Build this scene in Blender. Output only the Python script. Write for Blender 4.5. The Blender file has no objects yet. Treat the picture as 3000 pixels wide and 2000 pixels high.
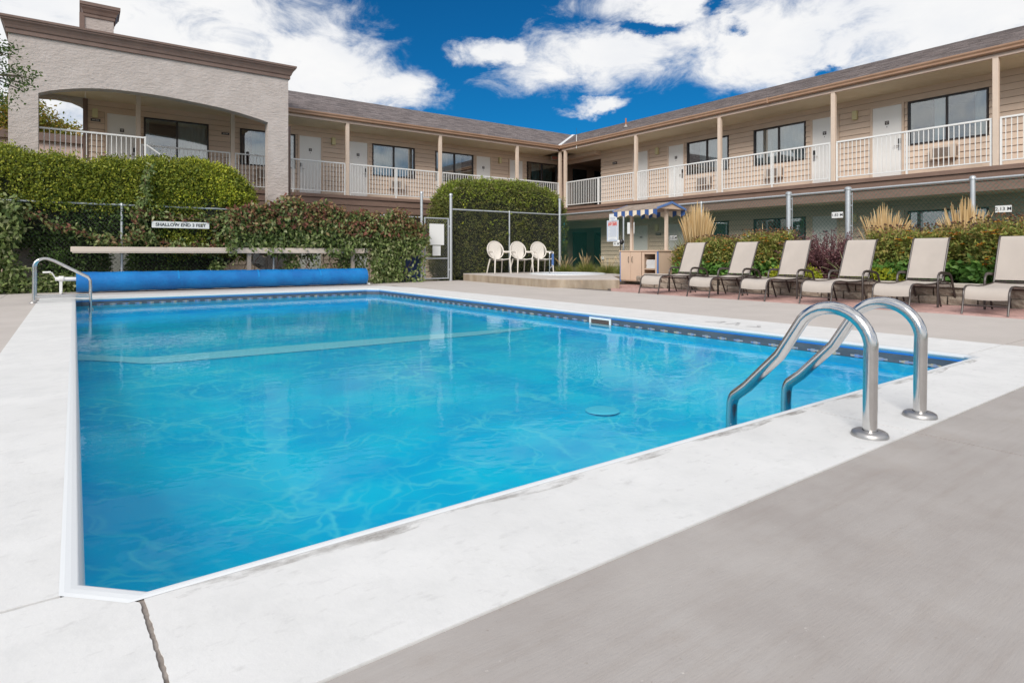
import bpy, math, random
import numpy as np
from mathutils import Vector
R = math.radians
rng = np.random.RandomState(7)
random.seed(7)
S = bpy.context.scene
COL = S.collection

# ------------------------------------------------------------------ camera
cam = bpy.data.cameras.new('camera'); cam_o = bpy.data.objects.new('camera', cam); COL.objects.link(cam_o)
cam_o.location = (0, 0, 0.8); cam_o.rotation_euler = (R(90), 0, R(-35.92))
cam.sensor_fit = 'HORIZONTAL'; cam.sensor_width = 36; cam.lens = 1746/3000*36
cam.shift_y = -252.5/3000; cam.clip_start = 0.05; cam.clip_end = 3000
S.camera = cam_o

# ------------------------------------------------------------------ sky
SUN_EL, SUN_AZ = 34, -126          # azimuth measured from +Y towards +X
w = bpy.data.worlds.new('World'); S.world = w; w.use_nodes = True
nt = w.node_tree; nt.nodes.clear()
def N(t, **k):
    n = nt.nodes.new(t)
    for a, b in k.items(): setattr(n, a, b)
    return n
def L(a, b): nt.links.new(a, b)
def mth(op, a, b=None, c=None, clamp=False):
    n = N('ShaderNodeMath', operation=op); n.use_clamp = clamp
    for i, v in enumerate((a, b, c)):
        if v is None: continue
        if isinstance(v, (int, float)): n.inputs[i].default_value = v
        else: L(v, n.inputs[i])
    return n.outputs[0]
tc = N('ShaderNodeTexCoord'); DIR = tc.outputs['Generated']
sx = N('ShaderNodeSeparateXYZ'); L(DIR, sx.inputs[0])
AZ0 = mth('MULTIPLY', mth('ARCTAN2', sx.outputs[0], sx.outputs[1]), 57.2958)
EL0 = mth('MULTIPLY', mth('ARCSINE', sx.outputs[2]), 57.2958)
def noise(scale, detail, rough=0.6, dist=0.0, vec=None, col=False):
    n = N('ShaderNodeTexNoise'); n.inputs['Scale'].default_value = scale; n.inputs['Detail'].default_value = detail
    n.inputs['Roughness'].default_value = rough; n.inputs['Distortion'].default_value = dist
    L(vec if vec is not None else DIR, n.inputs['Vector']); return n.outputs['Color' if col else 'Fac']
mp = N('ShaderNodeMapping'); mp.inputs['Scale'].default_value = (1, 1, 1.9); mp.inputs['Location'].default_value = (3.3, 1.7, 0.4); L(DIR, mp.inputs[0]); CV = mp.outputs[0]
mp2 = N('ShaderNodeMapping'); mp2.inputs['Scale'].default_value = (1, 1, 1.9); mp2.inputs['Location'].default_value = (9.3, 4.1, 2.4); L(DIR, mp2.inputs[0]); CV2 = mp2.outputs[0]
AZ = mth('ADD', AZ0, mth('MULTIPLY', mth('SUBTRACT', noise(6, 8, .66, vec=CV), .5), 10))
EL = mth('ADD', EL0, mth('MULTIPLY', mth('SUBTRACT', noise(6, 8, .66, vec=CV2), .5), 5.5))
def azel(u, v):
    a = (u-1500)/1746; b = (747.5-v)/1746
    return 35.92+math.degrees(math.atan(a)), math.degrees(math.atan(b/math.sqrt(1+a*a)))
def ell(u, v, ru, rv):
    a0, e0 = azel(u, v); a1, _ = azel(u+ru, v); _, e1 = azel(u, v-rv)
    A = mth('DIVIDE', mth('SUBTRACT', AZ, a0), abs(a1-a0)); B = mth('DIVIDE', mth('SUBTRACT', EL, e0), abs(e1-e0))
    return mth('SUBTRACT', 1, mth('SQRT', mth('ADD', mth('MULTIPLY', A, A), mth('MULTIPLY', B, B))))
banks = [(280, 150, 760, 420), (650, 0, 330, 140), (900, 205, 275, 170), (1130, 270, 170, 75), (1760, 175, 360, 105), (2250, 110, 560, 170),
         (2800, 0, 650, 330), (1975, 10, 300, 85), (1745, 310, 120, 27), (1455, 160, 130, 48)]
dens = None
for b in banks:
    e = ell(*b); dens = e if dens is None else mth('MAXIMUM', dens, e)
for h in [(1900, 86, 130, 34), (2150, 78, 75, 38), (2080, 12, 90, 34), (2430, 195, 60, 26)]:
    dens = mth('SUBTRACT', dens, mth('MULTIPLY', mth('MAXIMUM', ell(*h), 0), .9))
gen = mth('MULTIPLY', mth('SUBTRACT', noise(2.2, 5, .55, vec=CV2), .40), 5)          # unseen cloud outside the view, made denser to whiten reflections
inv = mth('MAXIMUM', mth('DIVIDE', mth('ABSOLUTE', mth('SUBTRACT', AZ0, 36)), 52), mth('DIVIDE', EL0, 33))
outw = mth('SMOOTH_MIN', mth('MAXIMUM', mth('MULTIPLY', mth('SUBTRACT', inv, .95), 4), 0), 1, .1)
dens = mth('MAXIMUM', dens, mth('SUBTRACT', gen, mth('MULTIPLY', mth('SUBTRACT', 1, outw), 4)))
fb = noise(11, 10, .66, .5, vec=CV)
dens = mth('ADD', dens, mth('MULTIPLY', mth('SUBTRACT', fb, .50), 1.8))
mr = N('ShaderNodeMapRange', interpolation_type='SMOOTHSTEP'); L(dens, mr.inputs[0]); mr.inputs[1].default_value = -.20; mr.inputs[2].default_value = .64
MASK = mr.outputs[0]
sky = N('ShaderNodeTexSky', sky_type='NISHITA'); sky.sun_disc = False; sky.sun_elevation = R(SUN_EL); sky.sun_rotation = R(SUN_AZ)
sky.air_density = 1.0; sky.dust_density = .2; sky.ozone_density = 4.0
tint = N('ShaderNodeMix', data_type='RGBA', blend_type='MULTIPLY'); tint.inputs[0].default_value = 1; L(sky.outputs[0], tint.inputs[6]); tint.inputs[7].default_value = (.02, .245, .39, 1)
cr = N('ShaderNodeValToRGB'); L(noise(5, 7, .6, vec=CV2), cr.inputs[0])
cr.color_ramp.elements[0].position = .3; cr.color_ramp.elements[0].color = (4.2, 4.3, 4.5, 1)
cr.color_ramp.elements[1].position = .62; cr.color_ramp.elements[1].color = (4.8, 4.8, 4.8, 1)
mx = N('ShaderNodeMix', data_type='RGBA'); L(MASK, mx.inputs[0]); L(tint.outputs[2], mx.inputs[6]); L(cr.outputs[0], mx.inputs[7])
bg = N('ShaderNodeBackground'); bg.inputs[1].default_value = 0.1; L(mx.outputs[2], bg.inputs[0])
wo = N('ShaderNodeOutputWorld'); L(bg.outputs[0], wo.inputs[0])

# ------------------------------------------------------------------ sun (soft, through cloud)
sl = bpy.data.lights.new('sun', 'SUN'); sl.energy = 1.5; sl.angle = R(28); sl.color = (1, .95, .88)
so = bpy.data.objects.new('sun', sl); COL.objects.link(so); so.location = (-20, -10, 30)
ce = math.cos(R(SUN_EL)); to_sun = Vector((math.sin(R(SUN_AZ))*ce, math.cos(R(SUN_AZ))*ce, math.sin(R(SUN_EL))))
so.rotation_euler = to_sun.to_track_quat('Z', 'Y').to_euler()
S.view_settings.view_transform = 'Standard'; S.view_settings.look = 'None'; S.view_settings.gamma = 1
S.view_settings.exposure = 1.0
S.cycles.use_denoising = True
S.cycles.max_bounces = 8; S.cycles.transparent_max_bounces = 24
S.cycles.caustics_reflective = False; S.cycles.caustics_refractive = False

# ================================================================== materials
def mat(name, col, rough=.7, col2=None, scale=6, detail=5, lo=.35, hi=.65, bump=0, bscale=40, stretch=(1, 1, 1), metal=0, spec=.5,
        layers=(), bstretch=None, bdist=.01, rand=0, coat=0):
    """layers: (scale, stretch, lo, hi, colour, strength) speckle/stain layers over the base."""
    m = bpy.data.materials.new(name); m.use_nodes = True
    t = m.node_tree; b = t.nodes['Principled BSDF']
    b.inputs['Roughness'].default_value = rough; b.inputs['Metallic'].default_value = metal
    b.inputs['Specular IOR Level'].default_value = spec; b.inputs['Coat Weight'].default_value = coat
    def n(ty, **k):
        x = t.nodes.new(ty)
        for a, c in k.items(): setattr(x, a, c)
        return x
    geo = n('ShaderNodeNewGeometry')
    def nz(sc, st, de, ro=.6):
        mpn = n('ShaderNodeMapping'); mpn.inputs['Scale'].default_value = st; t.links.new(geo.outputs['Position'], mpn.inputs[0])
        x = n('ShaderNodeTexNoise'); x.inputs['Scale'].default_value = sc; x.inputs['Detail'].default_value = de; x.inputs['Roughness'].default_value = ro
        t.links.new(mpn.outputs[0], x.inputs['Vector']); return x.outputs['Fac']
    out = None
    if col2 is not None:
        r = n('ShaderNodeValToRGB'); t.links.new(nz(scale, stretch, detail), r.inputs[0])
        r.color_ramp.elements[0].position = lo; r.color_ramp.elements[0].color = (*col, 1)
        r.color_ramp.elements[1].position = hi; r.color_ramp.elements[1].color = (*col2, 1); out = r.outputs[0]
    for (sc, st, lo_, hi_, c_, k_) in layers:
        r = n('ShaderNodeMapRange'); t.links.new(nz(sc, st, 6, .65), r.inputs[0]); r.inputs[1].default_value = lo_; r.inputs[2].default_value = hi_; r.inputs[4].default_value = k_
        x = n('ShaderNodeMix', data_type='RGBA'); t.links.new(r.outputs[0], x.inputs[0])
        if out is None: x.inputs[6].default_value = (*col, 1)
        else: t.links.new(out, x.inputs[6])
        x.inputs[7].default_value = (*c_, 1); out = x.outputs[2]
    if rand:
        oi = n('ShaderNodeObjectInfo'); r = n('ShaderNodeMapRange'); t.links.new(oi.outputs['Random'], r.inputs[0]); r.inputs[3].default_value = 1-rand; r.inputs[4].default_value = 1+rand
        x = n('ShaderNodeMix', data_type='RGBA', blend_type='MULTIPLY'); x.inputs[0].default_value = 1
        if out is None: x.inputs[6].default_value = (*col, 1)
        else: t.links.new(out, x.inputs[6])
        t.links.new(r.outputs[0], x.inputs[7]); out = x.outputs[2]
    if out is None: b.inputs['Base Color'].default_value = (*col, 1)
    else: t.links.new(out, b.inputs['Base Color'])
    if bump:
        bn = n('ShaderNodeBump'); bn.inputs['Strength'].default_value = bump; bn.inputs['Distance'].default_value = bdist
        t.links.new(nz(bscale, bstretch or stretch, 6), bn.inputs['Height']); t.links.new(bn.outputs[0], b.inputs['Normal'])
    return m

def leaf_mat(name, cols, trans=.25, rough=.55):
    m = bpy.data.materials.new(name); m.use_nodes = True; t = m.node_tree; b = t.nodes['Principled BSDF']
    g = t.nodes.new('ShaderNodeNewGeometry'); r = t.nodes.new('ShaderNodeValToRGB'); t.links.new(g.outputs['Random Per Island'], r.inputs[0])
    e = r.color_ramp.elements
    while len(e) < len(cols): e.new(.5)
    for i, c in enumerate(cols): e[i].position = i/(len(cols)-1); e[i].color = (*c, 1)
    b.inputs['Roughness'].default_value = rough; b.inputs['Specular IOR Level'].default_value = .35
    t.links.new(r.outputs[0], b.inputs['Base Color'])
    tr = t.nodes.new('ShaderNodeBsdfTranslucent'); t.links.new(r.outputs[0], tr.inputs[0])
    mxs = t.nodes.new('ShaderNodeMixShader'); mxs.inputs[0].default_value = trans
    t.links.new(b.outputs[0], mxs.inputs[1]); t.links.new(tr.outputs[0], mxs.inputs[2])
    t.links.new(mxs.outputs[0], t.nodes['Material Output'].inputs[0]); return m

M = {}
M['stucco'] = mat('stucco', (.49, .43, .40), .9, (.55, .485, .455), 3, bump=.9, bscale=9, bstretch=(1, 1, 2.2), bdist=.03, layers=[(1.2, (1, 1, .5), .5, .8, (.42, .36, .33), .5)])
M['stucco_shade'] = M['stucco']
M['trim'] = mat('brown_trim', (.175, .115, .095), .6, (.21, .14, .115), 4, layers=[(2, (1, 1, 4), .55, .8, (.14, .09, .075), .5)])
M['beam'] = mat('brown_beam', (.20, .125, .095), .6, (.24, .155, .12), 3, stretch=(1, 1, 6))
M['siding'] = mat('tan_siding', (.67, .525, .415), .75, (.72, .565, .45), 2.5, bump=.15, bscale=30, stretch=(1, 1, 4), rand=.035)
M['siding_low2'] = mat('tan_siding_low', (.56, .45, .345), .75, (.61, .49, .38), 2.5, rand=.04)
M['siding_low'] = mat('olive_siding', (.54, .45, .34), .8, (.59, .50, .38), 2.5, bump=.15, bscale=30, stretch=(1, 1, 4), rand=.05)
M['wallback'] = mat('wall_board', (.16, .12, .09), .9)
M['post'] = mat('tan_post', (.66, .53, .43), .6, (.70, .565, .46), 6)
M['fascia'] = mat('fascia_paint', (.62, .48, .40), .6, (.66, .52, .43), 3)
M['gutter'] = mat('gutter_metal', (.34, .20, .125), .38, (.38, .23, .15), 3, spec=.6)
M['soffit'] = mat('soffit_paint', (.78, .69, .50), .7, (.82, .73, .54), 2)
M['shingle'] = mat('shingle', (.18, .152, .15), .95, (.25, .215, .21), 26, lo=.3, hi=.7, bump=.4, bscale=120, rand=.28)
M['shingle_far'] = mat('shingle_blend', (.16, .135, .133), .95, (.26, .225, .22), 7, lo=.3, hi=.7, bump=.4, bscale=60, stretch=(1, 1, 2.2))
M['white'] = mat('white_paint', (.80, .80, .79), .45)
M['door'] = mat('white_door', (.84, .83, .81), .5, (.87, .86, .84), 2)
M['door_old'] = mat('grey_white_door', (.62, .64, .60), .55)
M['frame'] = mat('dark_window_frame', (.035, .026, .024), .4)
M['curtain'] = mat('sheer_curtain', (.80, .83, .82), .9)
M['curtain_teal'] = mat('teal_curtain', (.17, .36, .37), .9)
M['curtain_blue'] = mat('blue_grey_curtain', (.46, .58, .63), .9)
M['room'] = mat('dark_room', (.03, .027, .027), .9)
M['black'] = mat('black_plastic', (.025, .024, .025), .4)
M['plate'] = mat('number_plate', (.045, .035, .035), .5)
M['plate_mark'] = mat('plate_letters', (.45, .43, .42), .5)
M['steel'] = mat('polished_steel', (.62, .61, .60), .17, (.70, .69, .68), 14, metal=1, bump=.04, bscale=60)
M['steel_dull'] = mat('brushed_steel', (.50, .485, .475), .42, metal=1)
M['galv'] = mat('galvanised_steel', (.48, .51, .54), .45, (.56, .59, .62), 20, metal=.55)
M['meshgrey'] = mat('fence_wire', (.36, .37, .38), .5, metal=.6)
M['meshgreen'] = mat('green_fence_wire', (.03, .17, .14), .5)
M['meshdark'] = mat('weathered_fence_wire', (.10, .10, .10), .6, metal=.3)
M['lampshade'] = mat('lamp_cream', (.66, .60, .34), .5)
M['ac'] = mat('beige_plastic', (.62, .51, .42), .5)
M['acslot'] = mat('dark_slot', (.10, .07, .06), .8)
M['conc'] = mat('deck_concrete', (.34, .305, .285), .85, (.42, .39, .37), 1.1, lo=.36, hi=.64, bump=.22, bscale=20, bstretch=(1, 9, 1), bdist=.005,
                layers=[(7, (.3, 3.4, 1), .48, .72, (.31, .265, .235), .45), (70, (1, 1, 1), .63, .70, (.24, .19, .15), .5), (40, (1, 1, 1), .68, .73, (.66, .62, .58), .7), (.8, (1, 1, 1), .42, .66, (.50, .47, .445), .6), (2.3, (1, 1, 1), .55, .75, (.34, .28, .24), .4)])
M['conc_light'] = mat('light_concrete', (.50, .455, .42), .85, (.56, .51, .475), 1.4, lo=.3, hi=.7, bump=.2, bscale=20, bdist=.004,
                layers=[(5, (1, 1, 1), .55, .8, (.44, .40, .37), .5), (50, (1, 1, 1), .67, .74, (.34, .30, .27), .4)])
M['band'] = mat('white_painted_concrete', (.70, .695, .685), .75, (.77, .765, .755), 2.2, lo=.3, hi=.7, bump=.25, bscale=45, bdist=.004,
                layers=[(6, (1, 1, 1), .48, .75, (.62, .62, .61), .55), (22, (.6, 1.2, 1), .58, .74, (.50, .49, .48), .5), (95, (1, 1, 1), .66, .76, (.42, .40, .39), .35), (1.5, (1, 1, 1), .52, .75, (.66, .66, .655), .6)])
M['stain'] = mat('worn_paint_edge', (.52, .49, .46), .85, (.62, .60, .58), 20)
M['joint'] = mat('joint_dirt', (.10, .085, .075), .95, (.17, .145, .13), 30)
M['coping'] = mat('white_vinyl_coping', (.68, .70, .72), .4)
M['spa_conc'] = mat('stained_concrete', (.27, .215, .16), .9, (.42, .35, .27), 3.5, stretch=(1, 1, .35), bump=.4, bscale=25, bdist=.008,
                layers=[(4, (1, 1, .3), .52, .72, (.26, .19, .12), .75), (9, (1.6, 1.6, .35), .55, .7, (.40, .30, .20), .6)])
M['brick'] = mat('brick_paver', (.47, .29, .26), .9, (.55, .35, .315), 9, bump=.3, bscale=40, rand=.14)
M['block'] = mat('split_block', (.27, .225, .18), .95, (.36, .305, .25), 12, bump=1, bscale=18, bdist=.03, rand=.12)
M['cap'] = mat('cap_stone', (.46, .42, .37), .9, (.52, .47, .42), 8, bump=.4, bscale=30, rand=.06)
M['soil'] = mat('soil', (.09, .065, .045), .95, (.14, .10, .07), 12, bump=.6, bscale=30)
M['ground'] = mat('ground_earth', (.20, .17, .13), .95, (.13, .14, .07), 1.2, bump=.4, bscale=20)
M['fabric'] = mat('sling_fabric', (.45, .40, .36), .8, (.49, .435, .39), 3, bump=.12, bscale=300)
M['bronze'] = mat('dark_bronze_tube', (.045, .034, .031), .38, (.06, .046, .042), 8, spec=.6)
M['resin'] = mat('cream_resin', (.74, .69, .63), .45)
M['cart'] = mat('tan_cabinet', (.60, .445, .335), .6, (.64, .475, .355), 3, rand=.02)
M['cart_in'] = mat('cabinet_inside', (.38, .275, .20), .7)
M['blue'] = mat('blue_trim', (.10, .20, .46), .5)
M['stripe_blue'] = mat('blue_canvas', (.04, .10, .29), .8)
M['stripe_cream'] = mat('cream_canvas', (.74, .64, .50), .85)
M['cedar'] = mat('cart_roof', (.30, .24, .20), .9, (.40, .33, .28), 5, stretch=(1, 1, 1), bump=.3, bscale=60)
M['towel'] = mat('white_towel', (.80, .80, .80), .95, bump=.4, bscale=200)
M['sign'] = mat('white_sign', (.78, .79, .78), .5)
M['sign_blue'] = mat('sign_blue', (.22, .36, .62), .6)
M['sign_text'] = mat('sign_grey_text', (.42, .48, .60), .6)
M['sign_red'] = mat('sign_red', (.62, .07, .06), .6)
M['ink'] = mat('sign_ink', (.03, .03, .035), .6)
M['board'] = mat('beige_board', (.66, .56, .475), .6, (.69, .59, .50), 3)
M['wood'] = mat('grey_wood_post', (.33, .28, .24), .9, (.42, .36, .31), 10, stretch=(1, 1, .2))
M['bin'] = mat('blue_bin', (.015, .05, .20), .5)
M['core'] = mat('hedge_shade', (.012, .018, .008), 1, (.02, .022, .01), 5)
M['bark'] = mat('bark', (.12, .09, .07), .95, (.18, .14, .11), 12, bump=.8, bscale=30)
M['stem'] = mat('vine_stem', (.16, .10, .08), .9)
M['exit_red'] = mat('exit_letters', (.75, .09, .06), .6)
M['exit_body'] = mat('exit_box', (.50, .45, .38), .6)
M['pipe'] = mat('vent_pipe', (.38, .36, .35), .6)
M['rust'] = mat('rusty_pipe', (.40, .16, .08), .7)
M['lf_hedge'] = leaf_mat('hedge_leaf', [(0.08, 0.11, 0.02), (0.18, 0.23, 0.03), (0.31, 0.36, 0.045), (0.46, 0.45, 0.06)], .3)
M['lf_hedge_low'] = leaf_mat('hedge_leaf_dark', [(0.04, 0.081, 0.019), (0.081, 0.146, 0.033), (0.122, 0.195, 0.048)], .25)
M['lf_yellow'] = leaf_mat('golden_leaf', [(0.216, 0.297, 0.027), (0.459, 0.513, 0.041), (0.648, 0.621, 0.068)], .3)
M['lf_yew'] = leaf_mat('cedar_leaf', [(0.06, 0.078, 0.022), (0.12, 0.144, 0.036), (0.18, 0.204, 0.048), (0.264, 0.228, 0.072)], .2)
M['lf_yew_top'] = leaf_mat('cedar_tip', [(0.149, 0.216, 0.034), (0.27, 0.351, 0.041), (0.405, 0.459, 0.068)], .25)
M['lf_vine'] = leaf_mat('creeper_leaf', [(0.06, 0.1, 0.03), (0.13, 0.19, 0.05), (0.22, 0.28, 0.09), (0.36, 0.38, 0.2)], .25)
M['lf_vine_red'] = leaf_mat('creeper_leaf_red', [(0.15, 0.06, 0.045), (0.26, 0.1, 0.07), (0.28, 0.17, 0.08), (0.2, 0.21, 0.07), (0.38, 0.25, 0.14)], .25)
M['lf_perennial'] = leaf_mat('perennial_leaf', [(0.112, 0.154, 0.035), (0.21, 0.266, 0.056), (0.336, 0.35, 0.084), (0.392, 0.308, 0.098)], .25)
M['lf_rusty'] = leaf_mat('rusty_leaf', [(0.216, 0.203, 0.068), (0.405, 0.27, 0.095), (0.486, 0.297, 0.108), (0.297, 0.297, 0.081)], .2)
M['lf_big'] = leaf_mat('broad_leaf', [(0.078, 0.187, 0.039), (0.14, 0.312, 0.062), (0.234, 0.406, 0.094)], .25)
M['petal'] = leaf_mat('orange_petal', [(.75, .30, .015), (.85, .42, .02), (.60, .16, .02)], .2)
M['seed'] = leaf_mat('seed_head', [(.03, .018, .012), (.08, .035, .02), (.20, .085, .03)], 0)
M['lf_barb'] = leaf_mat('barberry_leaf', [(0.1, 0.04, 0.05), (0.18, 0.08, 0.09), (0.27, 0.14, 0.14)], .2)
M['plume'] = leaf_mat('grass_plume', [(0.66, 0.46, 0.22), (0.78, 0.58, 0.3), (0.82, 0.66, 0.4)], .3)
M['blade'] = leaf_mat('grass_blade', [(.10, .14, .03), (.20, .24, .05), (.34, .30, .10)], .3)
M['varieg'] = leaf_mat('striped_leaf', [(.25, .28, .12), (.60, .60, .38), (.16, .22, .08)], .2)
M['lf_tree'] = leaf_mat('tree_leaf', [(.05, .09, .02), (.09, .15, .03), (.14, .20, .05)], .35)
M['lf_tree_autumn'] = leaf_mat('turning_leaf', [(0.13, 0.182, 0.026), (0.338, 0.338, 0.039), (0.442, 0.247, 0.065), (0.182, 0.234, 0.039)], .35)

def glass_mat():
    m = bpy.data.materials.new('window_glass'); m.use_nodes = True; t = m.node_tree; t.nodes.remove(t.nodes['Principled BSDF'])
    tr = t.nodes.new('ShaderNodeBsdfTransparent'); tr.inputs[0].default_value = (.88, .93, .93, 1)
    gl = t.nodes.new('ShaderNodeBsdfGlossy'); gl.inputs['Roughness'].default_value = .015
    nz_ = t.nodes.new('ShaderNodeTexNoise'); nz_.inputs['Scale'].default_value = 1.3; bp = t.nodes.new('ShaderNodeBump'); bp.inputs['Strength'].default_value = .05
    g = t.nodes.new('ShaderNodeNewGeometry'); t.links.new(g.outputs['Position'], nz_.inputs['Vector']); t.links.new(nz_.outputs['Fac'], bp.inputs['Height']); t.links.new(bp.outputs[0], gl.inputs['Normal'])
    f = t.nodes.new('ShaderNodeFresnel'); f.inputs[0].default_value = 1.5
    ma = t.nodes.new('ShaderNodeMath'); ma.operation = 'MULTIPLY_ADD'; ma.inputs[1].default_value = 1.2; ma.inputs[2].default_value = .19; ma.use_clamp = True; t.links.new(f.outputs[0], ma.inputs[0])
    mxs = t.nodes.new('ShaderNodeMixShader'); t.links.new(ma.outputs[0], mxs.inputs[0]); t.links.new(tr.outputs[0], mxs.inputs[1]); t.links.new(gl.outputs[0], mxs.inputs[2])
    t.links.new(mxs.outputs[0], t.nodes['Material Output'].inputs[0]); return m
M['glass'] = glass_mat()

def water_mat():
    m = bpy.data.materials.new('pool_water'); m.use_nodes = True; t = m.node_tree; t.nodes.remove(t.nodes['Principled BSDF'])
    tr = t.nodes.new('ShaderNodeBsdfTransparent'); tr.inputs[0].default_value = (.82, .98, 1, 1)
    gl = t.nodes.new('ShaderNodeBsdfGlossy'); gl.inputs['Roughness'].default_value = .0
    g = t.nodes.new('ShaderNodeNewGeometry')
    def nz_(sc, de, st):
        mpn = t.nodes.new('ShaderNodeMapping'); mpn.inputs['Scale'].default_value = st; t.links.new(g.outputs['Position'], mpn.inputs[0])
        x = t.nodes.new('ShaderNodeTexNoise'); x.inputs['Scale'].default_value = sc; x.inputs['Detail'].default_value = de; t.links.new(mpn.outputs[0], x.inputs['Vector']); return x.outputs['Fac']
    ad = t.nodes.new('ShaderNodeMath'); ad.operation = 'MULTIPLY_ADD'; t.links.new(nz_(2.2, 1, (1, 1.3, 1)), ad.inputs[0]); ad.inputs[1].default_value = 1; t.links.new(nz_(9, 2, (1, 1.2, 1)), ad.inputs[2])
    bp = t.nodes.new('ShaderNodeBump'); bp.inputs['Strength'].default_value = .05; bp.inputs['Distance'].default_value = .03; t.links.new(ad.outputs[0], bp.inputs['Height'])
    t.links.new(bp.outputs[0], gl.inputs['Normal'])
    f = t.nodes.new('ShaderNodeFresnel'); f.inputs[0].default_value = 1.33; t.links.new(bp.outputs[0], f.inputs['Normal'])
    sq = t.nodes.new('ShaderNodeMath'); sq.operation = 'POWER'; sq.inputs[1].default_value = 1.65; t.links.new(f.outputs[0], sq.inputs[0]); ma = t.nodes.new('ShaderNodeMath'); ma.operation = 'MULTIPLY_ADD'; ma.inputs[1].default_value = 1.15; ma.inputs[2].default_value = .01; t.links.new(sq.outputs[0], ma.inputs[0])
    mi = t.nodes.new('ShaderNodeMath'); mi.operation = 'MINIMUM'; mi.inputs[1].default_value = .65; t.links.new(ma.outputs[0], mi.inputs[0])
    mxs = t.nodes.new('ShaderNodeMixShader'); t.links.new(mi.outputs[0], mxs.inputs[0]); t.links.new(tr.outputs[0], mxs.inputs[1]); t.links.new(gl.outputs[0], mxs.inputs[2])
    t.links.new(mxs.outputs[0], t.nodes['Material Output'].inputs[0]); return m
M['water'] = water_mat()

def liner_mat():
    """vinyl liner with water caustics painted into its colour as pale veins on blue"""
    m = bpy.data.materials.new('blue_vinyl_liner'); m.use_nodes = True; t = m.node_tree; b = t.nodes['Principled BSDF']; b.inputs['Roughness'].default_value = .5
    g = t.nodes.new('ShaderNodeNewGeometry')
    wn = t.nodes.new('ShaderNodeTexNoise'); wn.inputs['Scale'].default_value = 1.1; wn.inputs['Detail'].default_value = 4; t.links.new(g.outputs['Position'], wn.inputs['Vector'])
    sub = t.nodes.new('ShaderNodeVectorMath'); sub.operation = 'MULTIPLY_ADD'; t.links.new(wn.outputs['Color'], sub.inputs[0]); sub.inputs[1].default_value = (1.3, 1.3, 1.3); t.links.new(g.outputs['Position'], sub.inputs[2])
    def caustic_veins(sc, wdt, st):
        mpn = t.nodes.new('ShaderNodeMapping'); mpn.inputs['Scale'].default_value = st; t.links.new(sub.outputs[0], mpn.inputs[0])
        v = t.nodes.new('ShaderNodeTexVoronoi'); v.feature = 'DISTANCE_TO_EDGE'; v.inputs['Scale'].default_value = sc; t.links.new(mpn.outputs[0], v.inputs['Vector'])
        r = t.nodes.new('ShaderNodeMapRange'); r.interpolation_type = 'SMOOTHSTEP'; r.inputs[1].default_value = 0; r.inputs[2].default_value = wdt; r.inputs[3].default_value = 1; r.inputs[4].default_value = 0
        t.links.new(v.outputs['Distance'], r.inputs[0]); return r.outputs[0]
    def nz_(sc, de):
        x = t.nodes.new('ShaderNodeTexNoise'); x.inputs['Scale'].default_value = sc; x.inputs['Detail'].default_value = de; t.links.new(g.outputs['Position'], x.inputs['Vector']); return x.outputs['Fac']
    r = t.nodes.new('ShaderNodeValToRGB'); t.links.new(nz_(1.6, 6), r.inputs[0])
    r.color_ramp.elements[0].position = .38; r.color_ramp.elements[0].color = (.0, .57, .93, 1); r.color_ramp.elements[1].position = .62; r.color_ramp.elements[1].color = (.0, .73, 1.0, 1)
    cur = r.outputs[0]
    for v, k, c in ((caustic_veins(1.7, .055, (.8, 1.25, 1)), .6, (.16, .86, 1.0, 1)), (caustic_veins(3.8, .075, (.8, 1.3, 1)), .45, (.16, .86, 1.0, 1))):  # bright caustic light mixed into the liner's base colour
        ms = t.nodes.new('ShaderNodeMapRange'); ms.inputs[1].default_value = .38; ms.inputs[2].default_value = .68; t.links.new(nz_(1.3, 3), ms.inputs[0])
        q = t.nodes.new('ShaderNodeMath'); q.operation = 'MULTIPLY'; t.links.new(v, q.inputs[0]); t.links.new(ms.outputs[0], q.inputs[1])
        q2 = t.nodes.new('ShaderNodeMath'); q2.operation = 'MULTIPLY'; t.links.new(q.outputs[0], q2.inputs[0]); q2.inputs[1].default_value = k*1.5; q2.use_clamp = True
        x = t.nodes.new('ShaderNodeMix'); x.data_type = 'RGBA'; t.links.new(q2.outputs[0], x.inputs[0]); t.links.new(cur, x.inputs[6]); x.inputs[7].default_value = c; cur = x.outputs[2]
    t.links.new(cur, b.inputs['Base Color']); return m
M['liner'] = liner_mat()
M['liner_wall'] = mat('liner_wall_blue', (.0, .20, .52), .5, (.0, .32, .68), 3, lo=.3, hi=.7)
M['liner_bright'] = mat('liner_bead_blue', (.0, .15, .52), .4)
M['liner_grey'] = mat('liner_tile_grey', (.055, .075, .105), .4, (.085, .11, .14), 5, stretch=(1, 1, 3))
M['motif'] = mat('liner_gold_motif', (.44, .38, .24), .5, (.08, .20, .48), 22)
M['cover'] = mat('blue_solar_cover', (.0, .14, .45), .42, (.0, .21, .57), 2.2, bump=.6, bscale=16, bstretch=(1, 1, 1), bdist=.02)

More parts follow.
